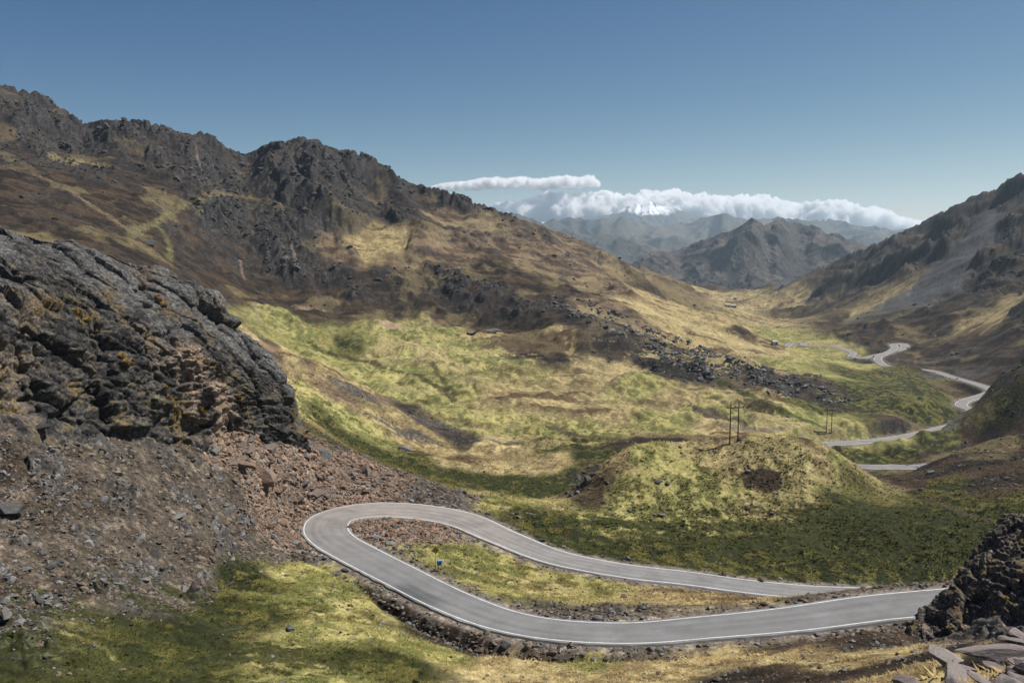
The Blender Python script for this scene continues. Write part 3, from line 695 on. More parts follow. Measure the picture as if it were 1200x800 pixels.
# ------------------------------------------------------------------ crags: bedrock outcrops with their own fine sheets
class Sheet:
    def __init__(s, a, Y): s.a = a; s.Y = Y; s.AA, s.YY = np.meshgrid(a, Y); s.XX = s.AA * s.YY
    def finish(s, P):
        s.P = P; s.n = grid_normals(P)
        return s
    def hit(s, px, py):
        x, y = project(s.P); d = (x - px) ** 2 + (y - py) ** 2
        k = np.where(d < d.min() + 9)                              # nearest of the visible layers
        j = np.argmin(s.P[k][:, 1]); return s.P[k][j].copy()
def strata_disp(x, y, z, amp, L):
    """blocky foliated rock: tilted plates and joints"""
    # foliation dips to the right and away
    c, s_ = math.cos(.6), math.sin(.6)
    u = x * c - z * s_; v = x * s_ + z * c
    wx = .5 * perlin3(x / (2.2 * L), y / (2.2 * L), z / (2.2 * L), 11)
    f1, f2, cid = worley3(u / (L * 2.1) + wx, y / (L * 1.3), v / (L * .75) + wx, 5)
    g1, g2, gid = worley3(u / (L * .75), y / (L * .5) + wx, v / (L * .24), 9)
    d = (cid - .5) * 1.0 - np.clip(.12 - (f2 - f1), 0, .12) * 2.4 + (gid - .5) * .40 - np.clip(.12 - (g2 - g1), 0, .12) * 1.0
    d = d + .22 * fbm3(u / (L * .25), y / (L * .25), v / (L * .1), 4, 3, .6)
    wv = .35 * fbm3(x / (L * 2.5), y / (L * 2.5), z / (L * 2.5), 3, 13)
    saw = lambda q: (lambda f_: np.where(f_ < .82, f_ / .82, (1 - f_) / .18))(q - np.floor(q))
    ph = v / (L * .85) + y * .12 / L + wv
    led = (saw(ph) - .5) * (.55 + .6 * perlin3(x / (L * 3), y / (L * 3), z / (L * 3), 19)) + (saw(ph * 2.7 + wv) - .5) * .32
    return (d * .72 + led) * amp
def build_crag(name, sky, base, Y0f, Y1f, pxr, nr, nc, amp, L, colf, label, prof_k=.55, cat='rock outcrop', yext=(.12, .7)):
    px = np.linspace(*pxr, nc); a = (px - 600) / 985.
    Y0 = np.interp(px, *Y0f); Y1 = np.interp(px, *Y1f)
    t = np.linspace(-yext[0], 1 + yext[1], nr)[:, None]
    qs = np.array([ray(600, p)[1] for p in np.interp(px, *sky)]); qb = np.array([ray(600, p)[1] for p in np.interp(px, *base)])
    Y = Y0 + (Y1 - Y0) * t
    z0 = qb * Y0; z1 = qs * Y1
    hgt = z1 - z0
    tc = np.clip(t, 0, 1)
    pr = np.where(tc < .22, prof_k * sstep(-.22, .22, tc) * 2 - prof_k, prof_k + (1 - prof_k) * ((tc - .22) / .78) ** .9)
    pr = np.where(tc < .22, prof_k * (tc / .22) ** .8, pr)
    z = z0 + hgt * pr
    z = np.where(t > 1, z1 - (t - 1) * (Y1 - Y0) * 1.3 - ((t - 1) * 3) ** 2 * 2, z); z = np.where(t < 0, z0 + t * (Y1 - Y0) * 1.1, z)
    X = a * Y
    P_ = np.stack([X, Y, z], -1); n = grid_normals(P_)
    fade = sstep(-.12, .05, t) 
    big_ = fbm3(X / (L * 3), Y / (L * 3), z / (L * 3), 3, 44)
    h1, h2, hid = worley3((X * .8 - z * .55) / (L * 3.2), Y / (L * 2.2), (X * .55 + z * .8) / (L * 1.5), 15)
    D = strata_disp(X, Y, z, amp, L) * (1 - .3 * sstep(.35, .7, t)) + big_ * amp * .85 + ((hid - .5) * 1.5 - np.clip(.16 - (h2 - h1), 0, .16) * 2.4) * amp
    nn = n + np.array([0, -.35, 0]); nn /= np.linalg.norm(nn, axis=-1)[..., None]
    P_ = P_ + nn * (D * fade)[..., None]
    n2 = grid_normals(P_)
    alb, rock = colf(P_, n2, px[None, :] + 0 * t, t + 0 * px[None, :])
    me = make_mesh(name, P_.reshape(-1, 3), grid_faces(nr, nc), True, {'albedo': ('FLOAT_COLOR', np.concatenate([alb, np.ones(alb.shape[:2] + (1,))], -1)), 'rock': ('FLOAT', rock)})
    o = link(name, me, M_CRAG); tag(o, label, cat)
    sh = Sheet.__new__(Sheet); sh.P = P_; sh.n = n2; return o, sh
M_CRAG = terrain_material('crag_rock', 2.6, .5)
def crag_col_left(P_, n, px, t):
    x, y, z = P_[..., 0], P_[..., 1], P_[..., 2]
    f1 = .5 + .6 * fbm3(x / 6, y / 6, z / 6, 5, 201, .6); f2 = .5 + .7 * fbm3(x / 1.1, y / 1.1, z / .6, 4, 211, .6); f3 = .5 + .6 * fbm3(x / 14, y / 14, z / 14, 4, 221)
    c = two(sstep(.3, .75, .5 * f1 + .5 * f2), c3(.026, .0245, .024), c3(.080, .077, .073))
    c = two(sstep(.35, .75, t * 1.1 + (f3 - .5)) * .7, c, two(f2, c3(.055, .0545, .054), c3(.150, .148, .145)))      # pale lichen slab on top
    c = two(sstep(.62, .8, f1 * .5 + f3 * .5) * .6, c, c3(.10, .075, .05))
    sc = sstep(46, 12, np.abs(px - (205 + 60 * (1 - np.clip(t * 3, 0, 1)) + 40 * (f3 - .5)))) * sstep(.42, .2, t) * sstep(.25, .6, f1)   # fresh pink scar
    c = two(sc * .85, c, two(f2, c3(.30, .225, .175), c3(.19, .145, .115)))
    br = sstep(90, 20, px) * sstep(.5, .1, t) * sstep(.35, .65, f1)
    c = two(br * .7, c, two(f2, c3(.20, .165, .135), c3(.08, .06, .04)))
    gr = sstep(.60, .74, .55 * f1 + .45 * f2 + .12 * (n[..., 2] - .5)) * sstep(.75, .5, t)
    c = two(gr * .6, c, c3(.13, .09, .03))
    return np.clip(c, .01, .5), .75 - .3 * gr
arr = lambda s: (np.array([float(p.split(',')[0]) for p in s.split()]), np.array([float(p.split(',')[1]) for p in s.split()]))
crag_l, SH_L = build_crag('rock_crag', arr('-200,235 0,263 84,280 125,294 169,307 189,311 236,328 257,344 270,371 287,392 311,412 331,439 345,456 348,480 352,505 360,525 375,545'),
   arr('-200,470 0,488 34,492 84,505 135,514 186,522 243,520 294,512 338,517 352,522 360,530 375,550'),
   arr('-200,88 0,104 100,118 200,136 250,146 300,160 340,171 375,177'), arr('-200,125 0,140 100,152 200,168 250,174 300,178 340,181 375,183'),
   (-180, 372), 760, 620, 1.5, 4.2, crag_col_left, 'dark grey rock crag with pale slabby top rising above the hairpin bend')
def crag_col_right(P_, n, px, t):
    x, y, z = P_[..., 0], P_[..., 1], P_[..., 2]
    f1 = .5 + .6 * fbm3(x / 3, y / 3, z / 3, 5, 301, .6); f2 = .5 + .7 * fbm3(x / .6, y / .6, z / .6, 4, 311, .6)
    c = two(sstep(.3, .75, .5 * f1 + .5 * f2), c3(.05, .042, .036), c3(.14, .11, .088)); c = two(sstep(.6, .75, f2) * .6, c, c3(.19, .165, .14))
    gr = sstep(.55, .7, f1) * sstep(.5, .8, n[..., 2]); c = two(gr * .7, c, c3(.12, .09, .03))
    return np.clip(c, .01, .5), .8 - .3 * gr
crag_r, SH_R = build_crag('rock_crag', arr('1050,758 1062,744 1075,734 1090,714 1106,702 1118,694 1128,682 1138,662 1150,650 1166,636 1185,616 1200,606 1260,570 1340,520'),
   arr('1050,762 1062,754 1100,757 1150,750 1200,738 1340,715'), arr('1050,86 1100,84 1200,77 1340,66'), arr('1050,90 1100,94 1200,97 1340,92'),
   (1048, 1330), 420, 460, .62, 3.2, crag_col_right, 'blackish brown rocky knob at the right edge hiding the end of the near road')

# ------------------------------------------------------------------ ranges beyond the valley
def far_range(name, sky, Yr, Yf, qf, Yb, pxr, nc, nr, amp, L, colf, seed, bend=0):
    px = np.linspace(*pxr, nc); a = (px - 600) / 985.
    sx, sy = arr(sky); qs = np.array([ray(600, p)[1] for p in np.interp(px, sx, sy)])
    t = np.linspace(0, 1, nr)[:, None]
    Yrv = Yr + bend * fbm2(px / 60., px * 0 + seed, 3, seed)
    nf = int(nr * .78); tt = np.r_[np.linspace(0, 1, nf), 1 + np.linspace(.02, 1, nr - nf)][:, None]
    Y = np.where(tt <= 1, Yf + (Yrv - Yf) * tt, Yrv + (Yb - Yrv) * (tt - 1))
    zf = qf * Yf; zr = qs * Yrv
    tc = np.clip(tt, 0, 1)
    z = zf + (zr - zf) * (.45 * tc + .55 * tc ** 2.2); z = np.where(tt > 1, zr + (zf - zr) * np.clip((tt - 1) * 1.1, 0, 1), z)
    X = a * Y
    rd = ridge2(X / L, Y / (L * 1.3), 7, seed, .44); rd2 = ridge2(X / (L * .3), Y / (L * .4), 5, seed + 9, .44)
    w_ = sstep(0, .25, tc) * np.where(tt <= 1, 1 - .92 * sstep(.8, 1, tc), .3)
    bk, bke = blocks2(X / (L * .16) + .4 * rd2, Y / (L * .3), seed + 3); z = z + bk * bke * amp * .2 * sstep(.35, .75, tc) * (tt < 1.3)
    z = z + ((rd - .8) * amp + (rd2 - .75) * amp * .3) * w_ + (rd2 - .75) * amp * .10
    P_ = np.stack([X, Y, z], -1); n = grid_normals(P_); alb, rock = colf(P_, n, px[None] + 0 * tt, tc + 0 * px[None])
    me = make_mesh(name, P_.reshape(-1, 3), grid_faces(nr, nc), True, {'albedo': ('FLOAT_COLOR', np.concatenate([np.clip(alb, .01, .9), np.ones(alb.shape[:2] + (1,))], -1)), 'rock': ('FLOAT', rock)})
    return struct(link(name, me, M_FAR)), P_
M_FAR = terrain_material('far_mountain', .06, .5)
def col_mid(P_, n, px, t):
    x, y = P_[..., 0], P_[..., 1]; f = .5 + .6 * fbm2(x / 160, y / 260, 6, 401, .6); g = .5 + .6 * fbm2(x / 60, y / 60, 5, 411, .6)
    c = two(sstep(.3, .7, f), c3(.034, .032, .033), c3(.068, .058, .052)); c = two(sstep(.6, .85, g) * .4, c, c3(.14, .112, .08))
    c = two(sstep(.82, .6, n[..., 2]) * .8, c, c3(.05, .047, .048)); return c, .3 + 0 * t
def col_blue(P_, n, px, t):
    f = .5 + .6 * fbm2(P_[..., 0] / 900, P_[..., 1] / 1200, 6, 421, .6)
    return two(f, c3(.05, .052, .045), c3(.10, .09, .07)), .2 + 0 * t
def col_snow(P_, n, px, t):
    c, r = col_blue(P_, n, px, t); x, y, z = P_[..., 0], P_[..., 1], P_[..., 2]
    f = .5 + .5 * fbm2(x / 320, y / 900, 5, 431, .6)
    s = sstep(.0280, .0315, z / y + .006 * (f - .5)) * sstep(.22, .4, f + .35 * (n[..., 2] - .6)) * sstep(712, 726, px) * sstep(790, 775, px)
    return two(s, c, c3(.85, .87, .9)), r * (1 - s)
far_range('mountain', '640,330 700,318 740,308 752,303 760,299 790,292 815,284 832,276 845,272 858,266 868,260 874,257 880,259 888,263 897,261 906,258 914,261 925,264 935,266 946,267 953,268 960,275 966,277 975,277 984,282 1000,287 1020,291 1060,296 1120,300',
   3600, 2300, -.085, 5200, (640, 1120), 760, 520, 55, 520, col_mid, 41, 250)
far_range('hills', '560,250 600,252 606,249 612,252 640,264 655,269 670,271 690,274 700,272 712,276 722,275 735,281 745,286 760,292 775,299 800,306 900,315', 6000, 4600, -.03, 7600, (540, 960), 360, 200, 80, 900, col_blue, 51)
far_range('hills', '560,275 620,266 634,262 647,258 655,260 664,261 680,258 700,256 720,259 740,262 770,265 800,263 815,257 828,254 840,250.5 848,252.5 856,254.5 868,257 887,257 897,256 905,254.5 914,256 929,256.5 945,258 960,260 972,261 990,263 1007,265 1022,267 1036,269 1048,267 1063,264 1100,258 1200,250',
   8800, 6200, -.024, 10500, (540, 1220), 640, 260, 120, 1700, col_blue, 61, 900)
far_range('snow_mountain', '640,268 680,260 705,253 718,250 726,246 732,242 738,240 742,238 747,241 748,239.5 753,237.5 757,236 761,237 765,239.5 768,241 774,242.5 782,243 790,246 800,250 815,255 840,262 880,268',
   12800, 10300, -.012, 14300, (620, 900), 520, 320, 85, 1100, col_snow, 71)
V, f = (lambda X, Y: (np.stack([X, Y, -330 - .012 * (Y - 2200)], -1).reshape(-1, 3), grid_faces(*X.shape)))(*np.meshgrid(np.linspace(-13500, 13500, 60), np.linspace(2200, 14700, 60)))
struct(link('terrain', make_mesh('terrain', V, f, True, {'albedo': ('FLOAT_COLOR', np.tile(np.array([.09, .08, .05, 1], np.float32), (len(V), 1))), 'rock': ('FLOAT', np.zeros(len(V)))}), M_FAR))

# ------------------------------------------------------------------ clouds behind the ranges
M_CLOUD = bpy.data.materials.new('cloud_vapour'); M_CLOUD.use_nodes = True; M_CLOUD.node_tree.nodes.clear()
o_ = M_CLOUD.node_tree.nodes.new('ShaderNodeOutputMaterial'); pv = M_CLOUD.node_tree.nodes.new('ShaderNodeVolumeScatter')
pv.inputs['Color'].default_value = (1, 1, 1, 1); pv.inputs['Density'].default_value = .02; pv.inputs['Anisotropy'].default_value = .0
M_CLOUD.node_tree.links.new(pv.outputs[0], o_.inputs['Volume'])
def cloud(name, top, bot, D, n, rr, seed, label):
    r = np.random.default_rng(seed); tx, ty = arr(top); core = []; bx, by = arr(bot)
    Vs, Fs = [], []; off = 0
    for i in range(n):
        px = tx[0] + (tx[-1] - tx[0]) * ((i * .6180339 + r.uniform(0, .3 / n)) % 1); t_, b_ = np.interp(px, tx, ty), np.interp(px, bx, by)
        hh = b_ - t_; rad = min(r.uniform(*rr), hh * .62 + .8)
        k = r.uniform(0, 1) ** .5
        py = (t_ + rad) + (b_ - t_ - rad * 1.6) * (1 - k) if hh > 2 * rad else t_ + rad
        Yd = D + r.uniform(-450, 450) + (1 - k) * -200
        a, q = ray(px, py); s = rad * Yd / F
        V, Fc = ICO4; V = V.copy(); V[:, 2] *= np.where(V[:, 2] < 0, .6, .92)
        w_ = V + np.array([px * .37, py * .51, i * 3.7])
        V = V * (1 + .38 * fbm3(w_[:, 0] * 1.7, w_[:, 1] * 1.7, w_[:, 2] * 1.7, 4, seed, .6))[:, None]
        Vs.append(V * s + np.array([a * Yd, Yd, q * Yd])); Fs.append(Fc + off); off += len(V)
    o = link(name, make_mesh(name, np.concatenate(Vs), np.concatenate(Fs), True), M_CLOUD); tag(o, label, 'cloud'); return o
cloud('cloud', '508,217 522,214 540,213 560,210 575,207 590,208 605,207 615,206 630,209 640,209 650,206 665,206 678,208 690,205 697,208 701,215', '508,221 540,222 600,223 650,222 701,220', 16800, 140, (3, 9), 81, 'thin white cloud strip floating above the main cloud bank on the left')
cloud('cloud', '588,238 594,236 600,237 612,236 622,233 632,232 636,226 645,222 655,223 662,224 672,226 685,225 700,224 712,222 722,226 735,225 748,224 756,222 770,223 781,223 788,219 795,222 805,224 815,227 825,224 838,226 850,228 862,227 876,231 884,224 895,227 905,230 915,233 925,236 940,239 950,239 957,234 966,237 975,233 985,233 995,237 1003,239 1018,244 1028,241 1037,250 1050,253 1062,256 1075,258 1084,258',
   '588,262 600,262 700,268 800,270 900,272 1000,276 1084,276', 16800, 300, (4, 20), 91, 'long bank of white cumulus cloud behind the snowy peak')

# ------------------------------------------------------------------ haze
import bmesh
bm = bmesh.new(); bmesh.ops.create_cube(bm, size=1)
bmesh.ops.scale(bm, vec=(28000, 17000, 1170), verts=bm.verts); bmesh.ops.translate(bm, vec=(0, 6500, 50), verts=bm.verts)
me = bpy.data.meshes.new('haze'); bm.to_mesh(me); bm.free()
m = bpy.data.materials.new('haze'); m.use_nodes = True; m.node_tree.nodes.clear()
o_ = m.node_tree.nodes.new('ShaderNodeOutputMaterial'); pv = m.node_tree.nodes.new('ShaderNodeVolumePrincipled')
pv.inputs['Color'].default_value = (.66, .84, 1.0, 1); pv.inputs['Density'].default_value = 5.2e-5; pv.inputs['Anisotropy'].default_value = .3
m.node_tree.links.new(pv.outputs[0], o_.inputs['Volume'])
hz = link('haze', me, m); hz['kind'] = 'stuff'

# ------------------------------------------------------------------ telegraph structures
M_WOOD = simple_mat('weathered_pole_wood', (.045, .038, .032), .85, .3, 4, .3)
M_STEEL = simple_mat('galvanised_steel', (.30, .31, .32), .5, .1, 3, 0, .6)
M_PORC = simple_mat('brown_porcelain', (.06, .03, .02), .3, .1, 3)
def tube(p, q, r0, r1, n=10):
    p = np.array(p, float); q = np.array(q, float); d = q - p; d /= np.linalg.norm(d)
    u = np.cross(d, [0, 0, 1.]) if abs(d[2]) < .95 else np.cross(d, [1., 0, 0]); u /= np.linalg.norm(u); v = np.cross(d, u)
    th = np.linspace(0, 2 * np.pi, n, endpoint=False); c = np.cos(th)[:, None] * u + np.sin(th)[:, None] * v
    V = np.concatenate([p + c * r0, q + c * r1]); Fc = [(i, (i + 1) % n, n + (i + 1) % n, n + i) for i in range(n)] + [tuple(range(n))[::-1], tuple(range(n, 2 * n))]
    return V, Fc
def box(c, s, rz=0.):
    c = np.array(c, float); s = np.array(s, float) / 2
    V = np.array([(x, y, z) for x in (-1, 1) for y in (-1, 1) for z in (-1, 1)], float) * s
    cr, sr = math.cos(rz), math.sin(rz); V = np.c_[V[:, 0] * cr - V[:, 1] * sr, V[:, 0] * sr + V[:, 1] * cr, V[:, 2]] + c
    return V, [(0, 1, 3, 2), (4, 6, 7, 5), (0, 4, 5, 1), (2, 3, 7, 6), (0, 2, 6, 4), (1, 5, 7, 3)]
def join(*parts):
    Vs, Fs, o = [], [], 0
    for V, Fc in parts:
        Vs.append(V); Fs += [tuple(int(i) + o for i in f) for f in Fc]; o += len(V)
    return np.concatenate(Vs), Fs
def part(name, geo, mat, parent, smooth=False): return link(name, make_mesh(name, *geo, smooth), mat, parent)
def power_pole(p, rz, sp, hgt, label, low):
    e = empty('power_pole', p, rz); tag(e, label, 'power pole', 'wooden two-legged power poles')
    for s in (-1, 1): part('pole', tube((s * sp / 2, 0, -.6), (s * sp / 2, 0, hgt), .17, .12), M_WOOD, e, True)
    part('crossarm', join(box((sp * .1, .16, hgt - low), (sp * 2.1, .13, .16)), box((sp * .1, -.16, hgt - low), (sp * 2.1, .13, .16))), M_WOOD, e)
    part('brace', tube((-sp / 2, .13, hgt - low - .1), (sp / 2, .13, hgt - low - 1.1), .05, .05, 6), M_WOOD, e)
    for x in (-.9, .1, 1.1):
        ins = part('insulator', tube((x * sp, .16, hgt - low + .08), (x * sp, .16, hgt - low + .5), .10, .06, 8), M_PORC, e, True)
g = hit(860, 519); print('pole at', g)
power_pole(g, .12, 2.1, 10.6, 'nearer and taller two-legged wooden power pole standing on the grassy knoll', 1.5)
g = hit(971, 508); print('pole2', g, project(g))
power_pole(g, .12, 2.2, 10.4, 'farther and smaller two-legged wooden power pole beside the lower road', 1.1)

# ------------------------------------------------------------------ road signs, bin
M_YEL = simple_mat('yellow_sign_enamel', (.62, .33, .02), .45, .06, 3)
M_BLK = simple_mat('black_paint', (.015, .015, .015), .5, .1, 3)
M_BLUE = simple_mat('blue_plastic', (.035, .20, .52), .4, .08, 3)
def diamond(s, y, z):
    h = s; t = .02; r = .18
    pts_ = []
    for k in range(4):                                   # rounded corners
        a0 = math.pi / 2 * k
        for da in (-.5, 0, .5): pts_.append(((h - r * .4) * math.cos(a0) + r * .4 * math.cos(a0 + da), (h - r * .4) * math.sin(a0) + r * .4 * math.sin(a0 + da)))
    n = len(pts_); V = np.array([(x, y - t / 2, z + zz) for x, zz in pts_] + [(x, y + t / 2, z + zz) for x, zz in pts_])
    return V, [tuple(range(n)), tuple(range(n, 2 * n))[::-1]] + [(i, n + i, n + (i + 1) % n, (i + 1) % n) for i in range(n)]
def hairpin_arrow(y, z, s, flip=1):
    """an upside-down U with an arrow head"""
    w = .075; parts = []
    path = [(-.2, -.34), (-.2, .12)] + [(-.0 + .2 * math.cos(t), .12 + .2 * math.sin(t)) for t in np.linspace(math.pi, 0, 9)] + [(.2, -.08)]
    for (x0, z0), (x1, z1) in zip(path[:-1], path[1:]):
        L = math.hypot(x1 - x0, z1 - z0); a = math.atan2(z1 - z0, x1 - x0)
        V, Fc = box((0, 0, 0), (L + .04, .008, w)); ca, sa = math.cos(a), math.sin(a)
        V = np.c_[V[:, 0] * ca - V[:, 2] * sa + (x0 + x1) / 2, V[:, 1], V[:, 0] * sa + V[:, 2] * ca + (z0 + z1) / 2]; parts.append((V, Fc))
    V = np.array([(.2 - .15, -.004, -.06), (.2 + .15, -.004, -.06), (.2, -.004, -.3), (.05, .004, -.06), (.35, .004, -.06), (.2, .004, -.3)]); parts.append((V, [(0, 1, 2), (5, 4, 3), (0, 3, 4, 1), (1, 4, 5, 2), (2, 5, 3, 0)]))
    V, Fc = join(*parts); V = V * [s * flip, 1, s] + [0, y, z]; return V, Fc
def road_sign(p, rz, label, hgt, flip, s=.6):
    e = empty('road_sign', p, rz); tag(e, label, 'road sign', 'yellow diamond warning signs')
    part('post', tube((0, .05, -.5), (0, .05, hgt + .3), .045, .045), M_STEEL, e, True)
    pl = part('sign_plate', diamond(s, 0, hgt), M_YEL, e)
    link('arrow', make_mesh('arrow', *hairpin_arrow(-.018, hgt, 1.0 * s / .6, flip), False), M_BLK, pl)
    pb = part('border', (lambda a, b: join(a))(*[hollow(s * .93, s * .88, -.015, hgt)] * 2), M_BLK, e); pb.parent = pl
def hollow(a, b, y, z):
    q = lambda r: [(r * math.cos(math.pi / 2 * k), y, z + r * math.sin(math.pi / 2 * k)) for k in range(4)]
    V = np.array(q(a) + q(b)); return V, [(k, (k + 1) % 4, 4 + (k + 1) % 4, 4 + k) for k in range(4)]
g = hit(510.5, 667); road_sign(g, .15, 'yellow diamond hairpin sign inside the bend, above the blue bin', 3.0, 1, .56)
g2 = hit(663, 641); road_sign(g2, -.1, 'yellow diamond warning sign on a post beside the dark grass beyond the road', 2.7, -1, .5)
gb = hit(511.5, 667.5); gb = gb + [.45, -.5, 0]; gb[2] = ground(gb[0], gb[1])
e = empty('litter_bin', gb, .2); tag(e, 'small blue bin on a post beside the road, below the hairpin sign', 'litter bin')
part('post', tube((-.15, .05, -.4), (-.15, .05, 1.2), .04, .04), M_BLK, e, True)
V, Fc = box((.05, 0, 1.22), (.62, .5, .68), 0); V[[0, 2, 4, 6]] = (V[[0, 2, 4, 6]] - [.05, 0, 0]) * [.85, .85, 1] + [.05, 0, 0]
part('bin_body', (V, Fc), M_BLUE, e); part('bin_lid', box((.05, 0, 1.585), (.68, .56, .045)), simple_mat('pale_blue_plastic', (.10, .33, .62), .4, .08, 3), e)
part('bin_back', box((-.29, .02, 1.25), (.05, .55, .8)), M_BLK, e)

# ------------------------------------------------------------------ stone corral, ruin, far houses
def wall_ring(name, p, rx, ry, hgt, n, label, cat, arc=(0, 2 * math.pi)):
    parts = []
    for i, t in enumerate(np.linspace(*arc, n, endpoint=False)):
        for lv in range(2):
            V, Fc = rock_shape(int(700 + i % 9 + lv), ICO2, 10, .04, (1, .8, .7)); a = rng.uniform(0, 6.3)
            s = hgt * rng.uniform(.36, .55)
            V = np.c_[V[:, 0] * math.cos(a) - V[:, 1] * math.sin(a), V[:, 0] * math.sin(a) + V[:, 1] * math.cos(a), V[:, 2]] * s
            x, y = rx * math.cos(t), ry * math.sin(t); z = ground(p[0] + x, p[1] + y) - p[2] + hgt * (.22 + .5 * lv)
            parts.append((V + [x, y, z], Fc))
    o = link(name, make_mesh(name, *join(*parts), False), M_DARK); o.location = [float(c) for c in p]; tag(o, label, cat); return o
g = hit(554, 391); wall_ring('stone_corral', g, 3.4, 5.5, 1.1, 46, 'small ring-shaped dry stone corral on the pale meadow', 'corral')
g = hit(569, 389.5); wall_ring('stone_wall', g, 6.5, 1.2, 1.0, 40, 'low dark stone wall running from the ring corral to the grey mound', 'stone wall')
g = hit(579, 388)
V, Fc = rock_shape(810, ICO3, 16, .1, (1, .6, .22)); o = link('stone_ruin', make_mesh('stone_ruin', V * 6.0, Fc, False), M_GREY); o.location = [float(c) for c in g]; tag(o, 'long low heap of grey stones at the top edge of the meadow', 'stone heap')
M_ADOBE = simple_mat('pale_plaster', (.55, .52, .48), .9, .1, 1); M_ROOF = simple_mat('tin_roof', (.32, .30, .29), .6, .15, 1); M_DOOR = simple_mat('dark_opening', (.05, .035, .03), .8, .1, 1)
def house(px, py, w_, d_, h_, rz, label, wall_m):
    g = hit(px, py); e = empty('farmhouse', g, rz); tag(e, label, 'farmhouse', 'farmhouses in the far valley')
    part('wall', box((0, 0, h_ / 2 - .4), (w_, d_, h_ + .8)), wall_m, e)
    V = np.array([(x * (w_ / 2 + .3), y * (d_ / 2 + .4), h_ + .01 + (0 if y else d_ * .28)) for x in (-1, 1) for y in (-1, 0, 1)]); V2 = V - [0, 0, .12]
    part('roof', (np.concatenate([V, V2]), [(0, 3, 4, 1), (1, 4, 5, 2), (6, 7, 10, 9), (7, 8, 11, 10), (0, 1, 7, 6), (1, 2, 8, 7), (3, 9, 10, 4), (4, 10, 11, 5), (0, 6, 9, 3), (2, 5, 11, 8)]), M_ROOF, e)
    for s in (-1, 1): part('gable', (np.array([(s * (w_ / 2 - k), y * d_ / 2, h_ + (0 if y else d_ * .28 - .1)) for k in (.02, .2) for y in (-1, 1, 0)]), [(0, 1, 2), (3, 5, 4), (0, 3, 4, 1), (1, 4, 5, 2), (2, 5, 3, 0)]), wall_m, e)
    part('door', box((w_ * .15, -d_ / 2 - .03, 1.0), (1.0, .06, 2.0)), M_DOOR, e)
M_STONEW = simple_mat('brown_adobe', (.22, .17, .13), .95, .15, 1)
house(852, 360, 7.5, 4.5, 3.2, .2, 'white walled farmhouse, the brightest building on the far valley floor', M_ADOBE)
house(858.5, 360.5, 10, 4.5, 2.8, .15, 'long brown farm building just right of the white farmhouse', M_STONEW)
house(861, 351, 6, 4, 2.8, -.3, 'pale farmhouse higher on the slope behind the others', M_ADOBE)
house(907, 404.5, 4.2, 3.2, 2.4, .3, 'tiny pale hut left of the far bends of the road', M_ADOBE)

# ------------------------------------------------------------------ single boulders
def boulder(px, py, size, kind, label, scale=(1, 1, 1), rz=None, k=None, sink=.25, tilt=.2, name='boulder', cat='boulder'):
    return put_rock(name, kind, hit(px, py), size, label, cat, None, rz, tilt, scale, k, sink)
boulder(475, 527, 2.3, 'grey', 'solitary pale grey boulder on the dark grass below the meadow', (1, .8, .62), .2)
boulder(736, 656, .95, 'grey', 'grey pointed boulder standing at the far verge of the road', (.8, .8, 1.1))
boulder(775, 605, .95, 'talus', 'brown boulder pair on the lit grass of the knoll slope', (1.1, .8, .75))
boulder(33, 508, 3.4, 'dark', 'black flat overhanging slab on the scree below the left crag', (1, .8, .42), .35, None, .12)
boulder(8, 600, 2.3, 'dark', 'large dark lichen-covered boulder at the left edge', (1, .95, .8), .2, 5, .35)
boulder(311, 566, 4.3, 'talus', 'largest overhanging talus block above the hairpin, pale on top', (1.15, .8, .62), -.5, 2, .1)
boulder(284, 548, 3.3, 'talus', 'long tilted tawny slab left of the largest talus block', (1.3, .6, .45), -.6, 4, .1, .4)
boulder(376, 531, 1.9, 'talus', 'rounded brown block at the foot of the crag corner', (1, .9, .9))
boulder(430, 556, 2.5, 'talus', 'brown block at the right end of the rockfall, above the bend', (1, .9, .85))
boulder(452, 556, 1.2, 'grey', 'grey block lying beside the verge at the top of the bend', (1, .8, .6))
boulder(484, 561, 1.0, 'grey', 'flat dark stone on the gravel just above the bend', (1.3, .8, .5))
boulder(177, 287, 7.5, 'dark', 'big round dark rock knob among the paths on the left mountain', (1.1, .9, .75), None, None, .3)
boulder(866, 457, 1.8, 'grey', 'grey boulder on the slope behind the nearer power pole', (1.2, .8, .6))
boulder(924, 489, 1.3, 'grey', 'white stone alone on the grass between the two power poles', (1, .8, .7))
boulder(560, 589, .8, 'talus', 'small brown stone at the outer verge of the upper road', (1, .8, .7))
for px, py, s_ in [(588,596,.75),(600,603,.85),(608,607,.7),(596,590,.65),(612,612,.6)]: put_rock('boulder', 'talus', hit(px, py), s_, 'knee-high stone in the row edging the upper road', 'boulder', 'stones edging the upper road', None, .4, (1, .8, .75))

# ------------------------------------------------------------------ rocks in fields
def poly_sample(poly, n, power=1.0):
    poly = np.array(poly, float); lo, hi = poly.min(0), poly.max(0); out = []
    while len(out) < n:
        p = rng.uniform(lo, hi); c = False; j = len(poly) - 1
        for i in range(len(poly)):
            if (poly[i, 1] > p[1]) != (poly[j, 1] > p[1]) and p[0] < (poly[j, 0] - poly[i, 0]) * (p[1] - poly[i, 1]) / (poly[j, 1] - poly[i, 1]) + poly[i, 0]: c = not c
            j = i
        if c: out.append(p)
    return np.array(out)
rng = np.random.default_rng(21)
TALUS = [(228,520),(300,500),(352,520),(400,540),(452,548),(478,566),(440,578),(400,590),(372,606),(350,622),(335,618),(322,600),(300,575),(262,545)]
def off_road(g): return float(sample(dmin, g[0], g[1])) > float(sample(hwid, g[0], g[1])) + 1.0
small = []                                  # (x, y, z, size, tint)
